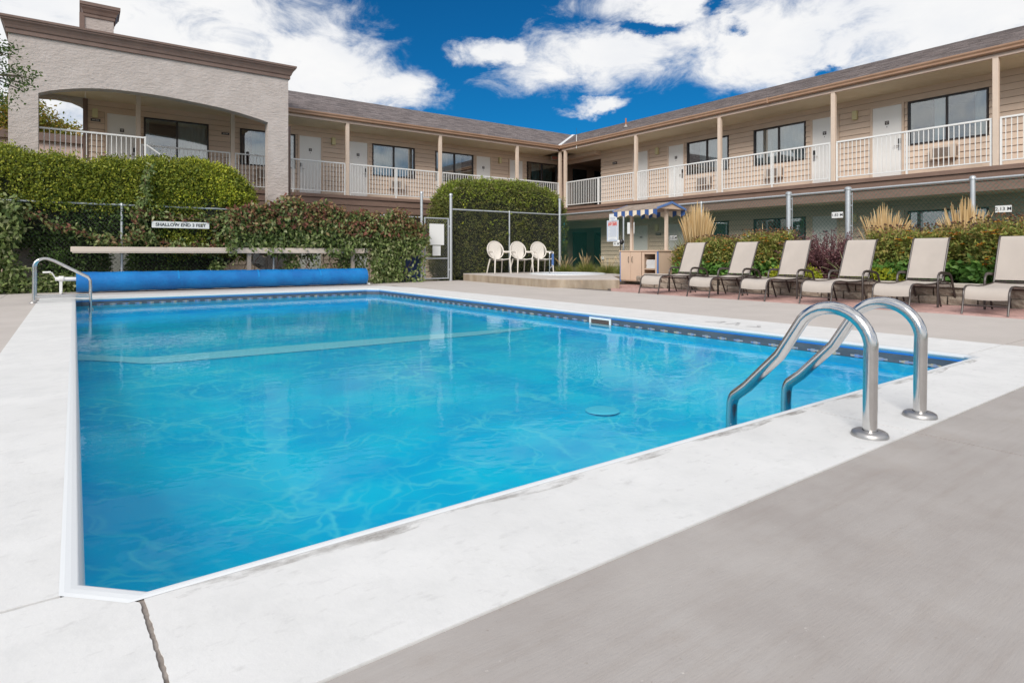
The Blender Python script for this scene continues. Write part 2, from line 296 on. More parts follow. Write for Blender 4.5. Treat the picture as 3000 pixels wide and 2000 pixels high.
# ================================================================== mesh building
class MB:
    def __init__(s): s.v = []; s.f = []; s.m = []
    def add(s, vs, fs, mi=0):
        o = len(s.v); s.v += [tuple(v) for v in vs]; s.f += [tuple(o+i for i in f) for f in fs]; s.m += [mi]*len(fs); return s
    def box(s, x0, y0, z0, x1, y1, z1, mi=0):
        return s.add([(x0, y0, z0), (x1, y0, z0), (x1, y1, z0), (x0, y1, z0), (x0, y0, z1), (x1, y0, z1), (x1, y1, z1), (x0, y1, z1)],
                     [(0, 3, 2, 1), (4, 5, 6, 7), (0, 1, 5, 4), (1, 2, 6, 5), (2, 3, 7, 6), (3, 0, 4, 7)], mi)
    def bbox(s, x0, y0, z0, x1, y1, z1, b=.01, mi=0):
        """box with chamfered top edges and vertical corners"""
        ring = lambda i, z: [(x0+i+b, y0+i, z), (x1-i-b, y0+i, z), (x1-i, y0+i+b, z), (x1-i, y1-i-b, z), (x1-i-b, y1-i, z), (x0+i+b, y1-i, z), (x0+i, y1-i-b, z), (x0+i, y0+i+b, z)]
        vs = ring(0, z0)+ring(0, z1-b)+ring(b, z1); fs = [tuple(range(7, -1, -1)), tuple(range(16, 24))]
        for k in (0, 8):
            for i in range(8): j = (i+1) % 8; fs.append((k+i, k+j, k+8+j, k+8+i))
        return s.add(vs, fs, mi)
    def prism(s, poly, z0, z1, mi=0):
        n = len(poly); vs = [(x, y, z0) for x, y in poly]+[(x, y, z1) for x, y in poly]
        return s.add(vs, [tuple(range(n-1, -1, -1)), tuple(range(n, 2*n))]+[(i, (i+1) % n, n+(i+1) % n, n+i) for i in range(n)], mi)
    def tube(s, pts, r, n=8, mi=0, cap=True, flat=1.0):
        pts = [Vector(p) for p in pts]; rr = r if isinstance(r, (list, tuple)) else [r]*len(pts); vs = []; fs = []
        t0 = (pts[1]-pts[0]).normalized(); up = Vector((0, 0, 1)) if abs(t0.z) < .9 else Vector((1, 0, 0))
        a = t0.cross(up).normalized()
        for i, p in enumerate(pts):
            t = (pts[min(i+1, len(pts)-1)]-pts[max(i-1, 0)]).normalized()
            a = (a-t*a.dot(t)).normalized(); b = t.cross(a)
            for k in range(n): q = 2*math.pi*k/n; vs.append(p+a*(math.cos(q)*rr[i])+b*(math.sin(q)*rr[i]*flat))
        for i in range(len(pts)-1):
            for k in range(n): j = (k+1) % n; fs.append((i*n+k, i*n+j, i*n+n+j, i*n+n+k))
        if cap: fs += [tuple(range(n-1, -1, -1)), tuple(range(len(vs)-n, len(vs)))]
        return s.add(vs, fs, mi)
    def lathe(s, prof, c=(0, 0, 0), n=24, mi=0):
        vs = []; fs = []
        for r, z in prof:
            for k in range(n): q = 2*math.pi*k/n; vs.append((c[0]+r*math.cos(q), c[1]+r*math.sin(q), c[2]+z))
        for i in range(len(prof)-1):
            for k in range(n): j = (k+1) % n; fs.append((i*n+k, i*n+j, i*n+n+j, i*n+n+k))
        return s.add(vs, fs, mi)
    def sheet(s, rows, mi=0, thick=0):
        """rows: list of equal-length point lists"""
        n = len(rows[0]); vs = [p for r in rows for p in r]
        return s.add(vs, [(i*n+k, i*n+k+1, i*n+n+k+1, i*n+n+k) for i in range(len(rows)-1) for k in range(n-1)], mi)
    def mesh(s, name, mats, smooth=False):
        me = bpy.data.meshes.new(name); me.from_pydata(s.v, [], s.f)
        for m in (mats if isinstance(mats, (list, tuple)) else [mats]): me.materials.append(m)
        if len(me.materials) > 1: me.polygons.foreach_set('material_index', s.m)
        if smooth: me.polygons.foreach_set('use_smooth', [True]*len(me.polygons))
        me.update(); return me
    def obj(s, name, mats, parent=None, smooth=False, loc=None):
        return link(name, s.mesh(name, mats, smooth), parent, loc)
def link(name, me, parent=None, loc=None):
    o = bpy.data.objects.new(name, me); COL.objects.link(o)
    if parent is not None: o.parent = parent
    if loc is not None: o.location = loc
    if me is not None and any(p.use_smooth for p in list(me.polygons)[:1]):
        me.set_sharp_from_angle(angle=R(40))
    return o
def tag(o, label, cat, group=None):
    o['label'] = label; o['category'] = cat
    if group: o['group'] = group
    return o
def thing(name, label, cat, loc=(0, 0, 0), rz=0, group=None):
    o = bpy.data.objects.new(name, None); o.empty_display_size = .2; COL.objects.link(o); o.location = loc; o.rotation_euler = (0, 0, rz)
    return tag(o, label, cat, group)
def structure(o): o['kind'] = 'structure'; return o
def stuff(o): o['kind'] = 'stuff'; return o
def holder(name):
    o = bpy.data.objects.new(name, None); COL.objects.link(o); return structure(o)
def copy_tree(o, parent=None):
    c = o.copy(); COL.objects.link(c)
    if parent is not None: c.parent = parent
    for ch in list(o.children): copy_tree(ch, c)
    return c
def text_mesh(body, size, mt, ext=.002, bold=0):
    cu = bpy.data.curves.new('lettering', 'FONT'); cu.body = body; cu.size = size; cu.extrude = ext; cu.align_x = 'CENTER'; cu.align_y = 'CENTER'; cu.offset = bold
    cu.resolution_u = 3
    o = bpy.data.objects.new('lettering', cu); COL.objects.link(o); dg = bpy.context.evaluated_depsgraph_get()
    me = bpy.data.meshes.new_from_object(o.evaluated_get(dg)); bpy.data.objects.remove(o); bpy.data.curves.remove(cu)
    me.materials.clear(); me.materials.append(mt); return me

# ---- vectorised leaves
def unit(a): return a/np.maximum(np.linalg.norm(a, axis=1, keepdims=True), 1e-9)
def leaf_obj(name, P, D, NR, ln, wd, mt, parent, fold=.15):
    """P base points, D growth directions, NR face normals, lengths, widths: one pointed quad leaf each"""
    D = unit(D); B = unit(np.cross(D, NR)); U = np.cross(B, D)
    ln = np.broadcast_to(ln, (len(P),))[:, None]; wd = np.broadcast_to(wd, (len(P),))[:, None]
    mid = P+D*ln*.45
    V = np.stack([P, mid+B*wd*.5+U*wd*fold, P+D*ln, mid-B*wd*.5+U*wd*fold], 1).reshape(-1, 3)
    n = len(P); me = bpy.data.meshes.new(name); me.vertices.add(4*n); me.vertices.foreach_set('co', V.astype(np.float32).ravel())
    me.loops.add(4*n); me.loops.foreach_set('vertex_index', np.arange(4*n, dtype=np.int32)); me.polygons.add(n)
    me.polygons.foreach_set('loop_start', np.arange(0, 4*n, 4, dtype=np.int32))
    me.update(calc_edges=True); me.validate(); me.materials.append(mt)
    o = bpy.data.objects.new(name, me); COL.objects.link(o); o.parent = parent; o['kind'] = 'stuff'; return o
def tufts(C, Nn, k, spread, ln, wd, out=.7, jit=.8, droop=0.0):
    """k leaves round each clump centre C with outward normal Nn"""
    n = len(C); P = np.repeat(C, k, 0)+rng.normal(0, spread, (n*k, 3)); NN = np.repeat(Nn, k, 0)
    D = NN*out+rng.normal(0, jit, (n*k, 3)); D[:, 2] -= droop
    NR = NN+rng.normal(0, .7, (n*k, 3)); L_ = ln*rng.uniform(.6, 1.35, n*k); W_ = wd*rng.uniform(.7, 1.3, n*k)
    return P, D, NR, L_, W_
def cat(*a): return tuple(np.concatenate(x, 0) for x in zip(*a))
def lumps(P, amp, f, ph=0):
    return amp*(np.sin(P[:, 0]*f+ph)*np.sin(P[:, 1]*f*1.1+1.3+ph)+.7*np.sin(P[:, 2]*f*1.2+P[:, 0]*f*.6+ph*2)+.5*np.sin(P[:, 0]*f*2.3+P[:, 2]*f*1.9+ph*3))
def super_surf(n, c, h, p=4.0, zmin=-1.0):
    """points and normals on a super-ellipsoid, only the parts that face outward above zmin"""
    d = unit(rng.normal(0, 1, (n*2, 3))); d = d[d[:, 2] > zmin][:n]
    s = (np.abs(d)**p).sum(1)**(-1/p); q = d*s[:, None]
    nr = unit(np.sign(q)*np.abs(q)**(p-1)/h); P = q*h+c; return P, nr
def core_obj(name, c, h, p, parent, mt, shrink=.9, seg=20):
    mb = MB(); rows = []
    for i in range(seg+1):
        th = math.pi*i/seg; row = []
        for k in range(seg*2+1):
            ph = 2*math.pi*k/(seg*2); d = np.array([math.sin(th)*math.cos(ph), math.sin(th)*math.sin(ph), math.cos(th)])
            s_ = (np.abs(d)**p).sum()**(-1/p); row.append(tuple(c+d*s_*h*shrink))
        rows.append(row)
    mb.sheet(rows); return mb.obj(name, mt, parent, True)

# ================================================================== ground, deck and pool
PX0, PX1, PY0, PY1 = .0, 5.70, 1.64, 13.42
WZ = -.125
g = MB(); BIG = 1500
for (x0, y0, x1, y1) in ((-BIG, -BIG, BIG, PY0-.3), (-BIG, PY1+.3, BIG, BIG), (-BIG, PY0-.3, PX0-.3, PY1+.3), (PX1+.3, PY0-.3, BIG, PY1+.3)):
    g.add([(x0, y0, -.14), (x1, y0, -.14), (x1, y1, -.14), (x0, y1, -.14)], [(0, 1, 2, 3)])
structure(g.obj('ground', M['ground']))
g = MB()
for (x0, y0, x1, y1) in ((-9, -5, 16.3, PY0-.002), (-9, PY1+.03, 9.9, 16.5), (-9, PY0-.002, PX0-.10, PY1+.03), (PX0-.10, PY0-.002, PX0-.015, 4), (PX1+.02, PY0-.002, 9.9, PY1+.03)):
    g.box(x0, y0, -.3, x1, y1, -.007)
structure(g.obj('deck_base', M['joint']))
deck = holder('pool_deck')
G = .0045
def slab(x0, y0, x1, y1, m): MB().box(x0+G, y0+G, -.1, x1-G, y1-G, 0).obj('concrete_slab', M[m], deck)
BX0, BX1, BY0, BY1 = -.60, 6.66, 1.115, 14.45
for x0, x1 in ((-9, -6), (-6, -3.05), (-3.05, BX0+.0), (BX0, 3.05), (3.05, 6.4), (6.4, 9.6), (9.6, 12.8), (12.8, 16)):
    slab(x0, -4.6, x1, BY0, 'conc')
for y0, y1 in ((BY0, 1.73), (1.73, 5.39), (5.39, 9.3), (9.3, 14.45)): slab(BX1, y0, 9.56, y1, 'conc_light')
for y0, y1 in ((BY0, 1.745), (1.745, 5.2), (5.2, 8.6), (8.6, 11.5), (11.5, 14.45)):
    slab(-4.4, y0, BX0+.12, y1, 'conc_light')
for x0, x1 in ((-9, -4.4), (-4.4, -1.2), (-1.2, 2.0), (2.0, 5.2), (5.2, 8.2), (8.2, 9.8)): slab(x0, 14.45, x1, 16.4, 'conc_light')
# white painted band round the pool
def jag(p, q, amp=.0016, n=40, seed=1):
    r_ = random.Random(seed); (x0, y0), (x1, y1) = p, q; L_ = math.hypot(x1-x0, y1-y0); nx, ny = -(y1-y0)/L_, (x1-x0)/L_
    return [p]+[(x0+(x1-x0)*i/n+nx*(o_ := r_.uniform(-amp, amp)), y0+(y1-y0)*i/n+ny*o_) for i in range(1, n)]+[q]
def bandp(poly): 
    MB().prism(poly, -.1, .004).obj('painted_slab', M['band'], deck)
c0, c1, c2, c3 = PX0-.038, PX1+.065, PY0-.02, PY1+.065
j = .005
bandp([(BX0+.12, 1.745+j), (c0, 1.745+j), (c0-.075, 13.35), (c0-.04-.075, 13.42), (BX0, 13.42)])
bandp([(BX0, BY0)]+jag((.14-j, BY0), (.115-j, 1.64-.03), seed=3)+[(0, 1.745-j)]+jag((c0, 1.745-j), (BX0+.12, 1.745-j), .0015, seed=4))
bandp([(3.05-j, BY0), (3.05-j, c2)]+jag((.115+j, c2), (.14+j, BY0), seed=5))
bandp([(3.05+j, BY0), (BX1, BY0), (BX1, 1.73-j), (c1, 1.73-j), (5.62, c2), (3.05+j, c2)])
bandp([(c1, 1.73+j), (BX1, 1.73+j), (BX1, 7.2-j), (c1, 7.2-j)])
bandp([(c1, 7.2+j), (BX1, 7.2+j), (BX1, 13.42-j), (c1, 13.42-j)])
bandp([(BX0, 13.42+j), (c1+.01, 13.42+j), (BX1, 13.42+j), (BX1-.3, BY1), (BX0, BY1)])
MB().prism([(-.06, 1.56), (.2, 1.56), (.2, 1.632), (.127, 1.634), (-.002, 1.763), (-.06, 1.763)], -.1, -.006).obj('corner_bed', M['joint'], deck)
MB().prism([(.132, BY0), (.148, BY0), (.125, 1.634), (.06, 1.69), (.085, 1.61)], -.1, .0005).obj('joint_filler', mat('joint_filler', (.20, .17, .15), .95, (.34, .30, .27), 25), deck)
# worn grey-brown edge of the paint along the coping
wm = bpy.data.materials.new('worn_paint'); wm.use_nodes = True; t_ = wm.node_tree; b_ = t_.nodes['Principled BSDF']; b_.inputs['Base Color'].default_value = (.36, .335, .31, 1); b_.inputs['Roughness'].default_value = .9
g_ = t_.nodes.new('ShaderNodeNewGeometry'); n_ = t_.nodes.new('ShaderNodeTexNoise'); n_.inputs['Scale'].default_value = 7; n_.inputs['Detail'].default_value = 8; n_.inputs['Roughness'].default_value = .7
mp_ = t_.nodes.new('ShaderNodeMapping'); mp_.inputs['Scale'].default_value = (.45, 1, 1); t_.links.new(g_.outputs['Position'], mp_.inputs[0]); t_.links.new(mp_.outputs[0], n_.inputs['Vector'])
r_ = t_.nodes.new('ShaderNodeMapRange'); r_.inputs[1].default_value = .46; r_.inputs[2].default_value = .68; r_.inputs[4].default_value = .75; t_.links.new(n_.outputs['Fac'], r_.inputs[0])
tr_ = t_.nodes.new('ShaderNodeBsdfTransparent'); ms_ = t_.nodes.new('ShaderNodeMixShader'); t_.links.new(r_.outputs[0], ms_.inputs[0]); t_.links.new(tr_.outputs[0], ms_.inputs[1]); t_.links.new(b_.outputs[0], ms_.inputs[2]); t_.links.new(ms_.outputs[0], t_.nodes['Material Output'].inputs[0])
for k, (x0, x1) in enumerate(((.18, 1.5), (1.5, 3.0), (3.1, 5.5))):
    rw = [[], []]
    for i in range(31): x = x0+(x1-x0)*i/30; rw[0].append((x, c2-.004, .0062)); rw[1].append((x, c2-.028-.022*abs(math.sin(x*3.1))-.012*math.sin(x*11), .0062))
    MB().sheet(rw).obj('worn_edge', wm, deck)
# faded stencil strokes on the far band
mk = MB()
for (y0, x0, y1, x1, wd) in ((4.42, 6.05, 4.28, 6.25, .02), (4.28, 6.25, 4.22, 6.02, .02), (4.12, 6.03, 4.10, 6.26, .02), (4.10, 6.26, 4.0, 6.06, .02), (3.86, 6.04, 3.72, 6.06, .02), (3.72, 6.06, 3.84, 6.24, .02)):
    d = Vector((x1-x0, y1-y0, 0)).normalized(); q = Vector((-d.y, d.x, 0))*wd
    mk.add([(x0-q.x, y0-q.y, .0065), (x0+q.x, y0+q.y, .0065), (x1+q.x, y1+q.y, .0065), (x1-q.x, y1-q.y, .0065)], [(0, 1, 2, 3)])
mk.obj('faded_stencil', mat('faded_stencil_paint', (.45, .44, .44), .9, (.66, .66, .65), 40), deck)

pool = thing('swimming_pool', 'blue vinyl lined rectangular swimming pool with white rounded coping', 'pool', (2.8, 7.5, 0))
def rel(o): o.parent = pool; o.matrix_parent_inverse.identity(); o.location = Vector(o.location)-Vector(pool.location); return o
def outline(off):   # pool outline with clipped corners, grown by off (the near edge shows a narrower lip)
    x0, x1, y0, y1 = PX0-off, PX1+off, PY0-(off*.3 if off > 0 else off), PY1+off; k = .13; kf = .22
    if off > 0: x0 = PX0-off*.62
    sk_ = -.075          # the left side runs a touch out of square
    return [(x0+k, y0), (x1-k*.6, y0), (x1, y0+k*.6), (x1, y1-kf), (x1-kf, y1), (x0+sk_+kf*.4, y1), (x0+sk_, y1-kf*.4), (x0, y0+k)]
def ring(mb, o0, z0, o1, z1, mi=0):
    a, b = outline(o0), outline(o1); n = len(a)
    mb.add([(x, y, z0) for x, y in a]+[(x, y, z1) for x, y in b], [(i, (i+1) % n, n+(i+1) % n, n+i) for i in range(n)], mi)
cp = MB(); prof = [(.066, .0045), (.05, .0075), (.03, .0095)]+[(.010+.02*math.cos(R(a)), -.010+.02*math.sin(R(a))) for a in range(90, 221, 13)]+[(.004, -.037)]
for (a, b), (c, d) in zip(prof[:-1], prof[1:]): ring(cp, a, b, c, d)
rel(cp.obj('coping', M['coping'], None, True))
lb = MB(); ring(lb, .004, -.036, .002, -.052); rel(lb.obj('liner_bead', M['liner_bright']))
lg = MB(); ring(lg, .002, -.0525, .0, -.1295); rel(lg.obj('liner_band', M['liner_grey']))
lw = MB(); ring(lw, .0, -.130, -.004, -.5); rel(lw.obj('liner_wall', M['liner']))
mt_ = MB()   # printed gold and blue motifs along the waterline
def motif(x, y, ax):
    d = .0035
    for k, (a, b, h) in enumerate(((-.055, -.02, .009), (-.02, .02, .014), (.02, .055, .009))):
        if ax == 'y': mt_.add([(x, y+a, -.11-h), (x, y+b, -.11-h), (x, y+b, -.11+h), (x, y+a, -.11+h)], [(0, 1, 2, 3)])
        else: mt_.add([(x+a, y, -.11-h), (x+b, y, -.11-h), (x+b, y, -.11+h), (x+a, y, -.11+h)], [(0, 1, 2, 3)])
yy = PY0+.3
while yy < PY1-.3: motif(PX1-.004, yy, 'y'); motif(PX0+.004, yy, 'y'); yy += .2
xx = PX0+.3
while xx < PX1-.3: motif(xx, PY1-.004, 'x'); motif(xx, PY0+.004, 'x'); xx += .2
rel(stuff(mt_.obj('waterline_motifs', M['motif'])))
def floor_z(x, y):
    base = -.36+.02*(x/5.7)
    t = min(max((7.66-y)/4.6, 0), 1); deep = -.25*t
    e = min((x-PX0)/.93, (PX1-x)/.93, (y-PY0)/.8, 1); e = max(e, 0)
    return base+deep*e
fl = MB(); rows = []
xs = [PX0-.10+(PX1-PX0+.12)*i/46 for i in range(47)]; ys = [PY0-.02+(PY1-PY0+.04)*i/70 for i in range(71)]
for y in ys: rows.append([(x, y, floor_z(x, y)) for x in xs])
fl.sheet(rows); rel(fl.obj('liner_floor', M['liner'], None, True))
# pale safety stripe across the floor
st = MB(); rows = []
for i in range(41):
    x = -.05+5.74*i/40; yc = 8.35-.69*min(max(x/.57, 0), 1) if x < .57 else 7.66-.055*(x-.57)
    hw_ = .22-.12*max(0, (x-2.5)/3.2); rows.append([(x, yc+hw_*q, floor_z(x, yc+hw_*q)+.006) for q in (-1, -.66, -.33, 0, .33, .66, 1)])
st.sheet(rows); rel(st.obj('safety_stripe', mat('pale_stripe', (.34, .86, 1.0), .6)))
dr = MB(); dr.lathe([(0, .014), (.1, .012), (.13, .008), (.15, 0)], (3.68, 3.74, floor_z(3.68, 3.74)+.010), 20); rel(dr.obj('floor_drain', mat('drain_white', (.12, .77, .99), .5), None, True))
sk = MB(); x = PX1-.006; y0, y1, z0, z1 = 5.62, 6.03, -.155, -.045
for q in ((y0, z0, y1, z0+.025), (y0, z1-.025, y1, z1), (y0, z0+.025, y0+.03, z1-.025), (y1-.03, z0+.025, y1, z1-.025)): sk.box(x-.012, q[0], q[1], x, q[2], q[3])
sko = sk.obj('skimmer', M['sign']); rel(sko)
so_ = MB().box(x-.003, y0+.03, z0+.025, x, y1-.03, z1-.025).obj('skimmer_mouth', M['acslot']); so_.parent = sko
wt = MB(); o = outline(.001); wt.add([(x, y, WZ) for x, y in o], [tuple(range(len(o)))])
structure(wt.obj('water', M['water']))
st = MB()
for (y0_, y1_) in ((1.66, 1.665),): pass

# ================================================================== pool ladders
def arc(c, r, a0, a1, n, f): return [f(c[0]+r*math.cos(R(a0+(a1-a0)*i/n)), c[1]+r*math.sin(R(a0+(a1-a0)*i/n))) for i in range(n+1)]
lad = thing('pool_ladder', 'pair of large curved steel grab rails in the near edge of the pool', 'ladder', (3.09, 1.2, 0))
for dx in (-.27, .27):
    f = lambda y, z: (dx, y-1.2, z)
    pts = [f(1.203, .004), f(1.201, .2), f(1.199, .36)]+arc((1.368, .385), .172, 172, 38, 12, f)
    pts += [f(1.62, .305), f(1.80, .115)]+arc((1.78, -.005), .11, 34, 2, 4, f)+[f(1.893, -.06), f(1.893, -.6)]
    ro = MB().tube(pts, .029, 16).obj('grab_rail', M['steel'], lad, True)
    MB().lathe([(.031, .03), (.06, .028), (.07, .022), (.074, .012), (.074, .004)], (dx, .003, 0), 28).obj('flange', M['steel_dull'], ro, True)
for z in (-.32, -.58): MB().box(-.25, .62, z-.012, .25, .72, z+.012).obj('step', M['sign'], lad)
lad2 = thing('pool_ladder', 'small steel pool ladder with sloping handrails at the far left pool corner', 'ladder', (-.63, 13.0, 0))
for dy in (-.25, .27):
    f = lambda x, z: (x+.63, dy, z)
    pts = [f(-.635, .003), f(-.632, .3), f(-.63, .6)]+arc((-.49, .605), .14, 178, 62, 9, f)+[f(-.36, .70), f(0, .48)]+arc((.035, .33), .11, 58, 4, 5, f)+[f(.147, .25), f(.147, -.5)]
    rl = MB().tube(pts, .021, 12).obj('handrail', M['steel'], lad2, True)
    MB().tube([f(-.63, .095), f(.145, .085)], .016, 10).obj('cross_bar', M['steel'], rl, True)
    MB().lathe([(.022, .02), (.05, .018), (.055, .004)], f(-.635, 0), 18).obj('flange', M['steel_dull'], rl, True)
for z in (-.17, -.40): MB().box(.74, -.24, z-.012, .82, .26, z+.012).obj('step', M['sign'], lad2)

# ================================================================== motel wings
ROW = 1.15/7
ZD = 2.79; ZS = 5.18
def wing(root, D, s0, s1, ops, posts, lamps, acs, rail_spans, low_ops=None, base=-.13, void=None, deck_s0=None, low_mat='siding_low'):
    """local frame: s along the facade, d into the building (0 = balcony edge, D = wall)"""
    # --- wall backing with window holes, per storey
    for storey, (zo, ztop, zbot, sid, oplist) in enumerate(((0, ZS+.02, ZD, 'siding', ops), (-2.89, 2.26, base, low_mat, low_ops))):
        if oplist is None: continue
        holes = [(o['s'][0], o['s'][1], o['z'][0]+zo, o['z'][1]+zo) for o in oplist if o['t'] in ('window', 'void')]
        holes.sort(); wb = MB(); cur = s0
        for (a, b, z0, z1) in holes:
            if a > cur: wb.box(cur, D+.03, zbot, a, D+.16, ztop)
            if z0 > zbot: wb.box(a, D+.03, zbot, b, D+.16, z0)
            if z1 < ztop: wb.box(a, D+.03, z1, b, D+.16, ztop)
            cur = b
        wb.box(cur, D+.03, zbot, s1, D+.16, ztop); wb.obj('wall', M['wallback'], root)
        # --- lap siding, board by board
        cuts = []
        for o in oplist:
            m_ = .06 if o['t'] == 'door' else (.0 if o['t'] == 'void' else .012)
            cuts.append((o['s'][0]-m_, o['s'][1]+m_, (ZD if o['t'] in ('door', 'void') else o['z'][0])+zo, o['z'][1]+zo))
        z = 3.70-6*ROW+zo
        cache = {}
        while z < ztop-.02:
            za, zb = max(z, zbot), min(z+ROW, ztop); zc = (za+zb)/2
            seg = [(s0, s1)]
            for (a, b, c, d) in cuts:
                if c < zc < d:
                    nsg = []
                    for (p, q) in seg:
                        if b <= p or a >= q: nsg.append((p, q)); continue
                        if a > p: nsg.append((p, a))
                        if b < q: nsg.append((b, q))
                    seg = nsg
            for (p, q) in seg:
                if q-p < .02: continue
                key = (round(q-p, 4), round(zb-za, 4))
                if key not in cache:
                    h = zb-za; l = q-p
                    cache[key] = MB().add([(0, -.004, .010), (l, -.004, .010), (l, .03, .010), (0, .03, .010), (0, .022, h+.004), (l, .022, h+.004), (l, .03, h+.004), (0, .03, h+.004)],
                                          [(0, 3, 2, 1), (4, 5, 6, 7), (0, 1, 5, 4), (1, 2, 6, 5), (2, 3, 7, 6), (3, 0, 4, 7)]).mesh('siding_board', M[sid])
                link('siding_board', cache[key], root, (p, D, za))
            z += ROW
        # --- doors and windows
        for o in oplist:
            a, b = o['s']; z0, z1 = o['z'][0]+zo, o['z'][1]+zo
            if o['t'] == 'door':
                zb_ = ZD if zo == 0 else base+.03
                dr = MB().box(a, D+.005, zb_, b, D+.045, z1).obj('door', M[o.get('m', 'door')], root)
                fr = MB()
                fr.box(a-.055, D-.022, zb_, a-.001, D+.05, z1+.055); fr.box(b+.001, D-.022, zb_, b+.055, D+.05, z1+.055); fr.box(a-.001, D-.022, z1+.001, b+.001, D+.05, z1+.055)
                fr.obj('door_frame', M['siding' if zo == 0 else 'siding_low'], dr)
                if o.get('num', True):
                    cs = (a+b)/2; zc = z0+1.60
                    if zo == 0:
                        MB().box(cs-.05, D-.004, zc-.05, cs+.05, D+.004, zc+.05).obj('number_plate', M['plate'], dr)
                        MB().box(cs-.032, D-.006, zc+.008, cs+.032, D-.0045, zc+.03).box(cs-.016, D-.006, zc-.032, cs+.016, D-.0045, zc-.006).obj('plate_print', M['plate_mark'], dr)
                        MB().tube([(cs, D+.004, zc-.11), (cs, D-.004, zc-.11)], .012, 8).obj('peephole', M['black'], dr)
                    else:
                        MB().box(cs-.05, D-.004, zc-.02, cs+.09, D+.004, zc+.02).obj('number_plate', M['plate'], dr)
                if o.get('lock'):
                    ls = a+.055 if o['lock'] == 'l' else b-.055; sg = 1 if o['lock'] == 'l' else -1; zc = z0+.98
                    MB().box(ls-.032, D-.012, zc+.02, ls+.032, D+.004, zc+.15).obj('card_reader', M['black'], dr)
                    MB().box(ls-.03, D-.008, zc-.16, ls+.03, D+.004, zc+.018).tube([(ls, D-.01, zc-.04), (ls, D-.05, zc-.04), (ls+sg*.12, D-.05, zc-.045)], .011, 8).obj('handle', M['steel_dull'], dr)
            elif o['t'] == 'window':
                fr = MB(); t = .035; e = .0
                fr.box(a, D-.012, z0, b, D+.10, z0+t); fr.box(a, D-.012, z1-t, b, D+.10, z1); fr.box(a, D-.012, z0+t, a+t, D+.10, z1-t); fr.box(b-t, D-.012, z0+t, b, D+.10, z1-t)
                mu = o['mul']; fr.box(mu-.02, D-.004, z0+t, mu+.02, D+.09, z1-t)
                wo_ = fr.obj('window', M['frame'], root)
                MB().box(a+t, D+.045, z0+t, mu-.02, D+.05, z1-t).obj('pane', M['glass'], wo_)
                MB().box(mu+.02, D+.03, z0+t, b-t, D+.035, z1-t).obj('pane', M['glass'], wo_)
                for (c0_, c1_, cm) in o['cur']:
                    ca, cb = a+(b-a)*c0_, a+(b-a)*c1_; n = max(6, int((cb-ca)/.028)); rws = [[], []]
                    for i in range(n+1):
                        s_ = ca+(cb-ca)*i/n; dd = D+.13+.018*math.sin(i*1.15+.6*math.sin(i*.37)); rws[0].append((s_, dd, z0-.05)); rws[1].append((s_, dd+.004, z1+.05))
                    MB().sheet(rws).obj('curtain', M[cm], wo_, True)
                MB().add([(a-.02, D+.102, z0-.06), (b+.02, D+.102, z0-.06), (b+.02, D+.102, z1+.06), (a-.02, D+.102, z1+.06), (a-.02, D+1.6, z0-.06), (b+.02, D+1.6, z0-.06), (b+.02, D+1.6, z1+.06), (a-.02, D+1.6, z1+.06)],
                         [(4, 5, 6, 7), (0, 1, 5, 4), (1, 2, 6, 5), (2, 3, 7, 6), (3, 0, 4, 7)]).obj('dark_interior', M['room'], wo_)
    for (s_, zc) in lamps:
        lp = MB().bbox(s_-.065, 0, -.125, s_+.065, .09, .125, .01)
        lp.v = [(x, D-.09+y, z+zc) for x, y, z in lp.v]; lp.obj('wall_lamp', M['lampshade'], root)
    for (a, b, zc) in acs:
        ac = MB(); d0 = D-.19; z0, z1 = zc-.165, zc+.165
        ac.box(a, d0+.03, z0, b, D+.02, z1); ac.box(a, d0, z0, b, d0+.03, z0+.035); ac.box(a, d0, z1-.06, b, d0+.03, z1); ac.box(a, d0, z0+.035, a+.05, d0+.03, z1-.06); ac.box(b-.12, d0, z0+.035, b, d0+.03, z1-.06)
        ao = ac.obj('air_conditioner', M['ac'], root); gr = MB()
        for k in range(9): zz = z0+.045+k*.0255; gr.box(a+.051, d0+.008, zz, b-.121, d0+.022, zz+.010)
        gr.obj('grille', mat('ac_grille', (.34, .27, .23), .6) if 'grl' not in M else M['grl'], ao); M.setdefault('grl', gr and bpy.data.materials['ac_grille'])
        MB().box(b-.001, d0+.05, z0+.05, b+.003, d0+.08, z1-.05).box(b-.001, d0+.10, z0+.05, b+.003, d0+.13, z1-.05).obj('side_vent', M['acslot'], ao)
    ds = s0 if deck_s0 is None else deck_s0
    # --- balcony deck and the brown beam below its edge
    MB().box(ds, -.03, ZD-.07, s1, D+.03, ZD).obj('balcony_deck', M['beam'], root)
    MB().box(ds, -.075, ZD-.105, s1, -.0302, ZD-.004).obj('deck_nosing', M['beam'], root)
    MB().box(ds, -.028, 2.475, s1, .03, ZD-.071).obj('beam_board', M['beam'], root)
    MB().box(ds, .0, 2.245, s1, .05, 2.465).obj('beam_board', M['beam'], root)
    MB().box(ds, .052, 2.29, s1, .07, ZD-.071).obj('beam_back', M['room'], root)
    MB().box(ds, .05, 2.262, s1, D+.03, 2.28).obj('balcony_underside', M['siding_low'], root)
    for p in posts:
        MB().bbox(p-.055, -.055, ZD, p+.055, .055, ZS+.05, .006).obj('post', M['post'], root)
    bal = MB().box(-.008, -.008, 2.905, .008, .008, 3.825).mesh('baluster', M['white'])
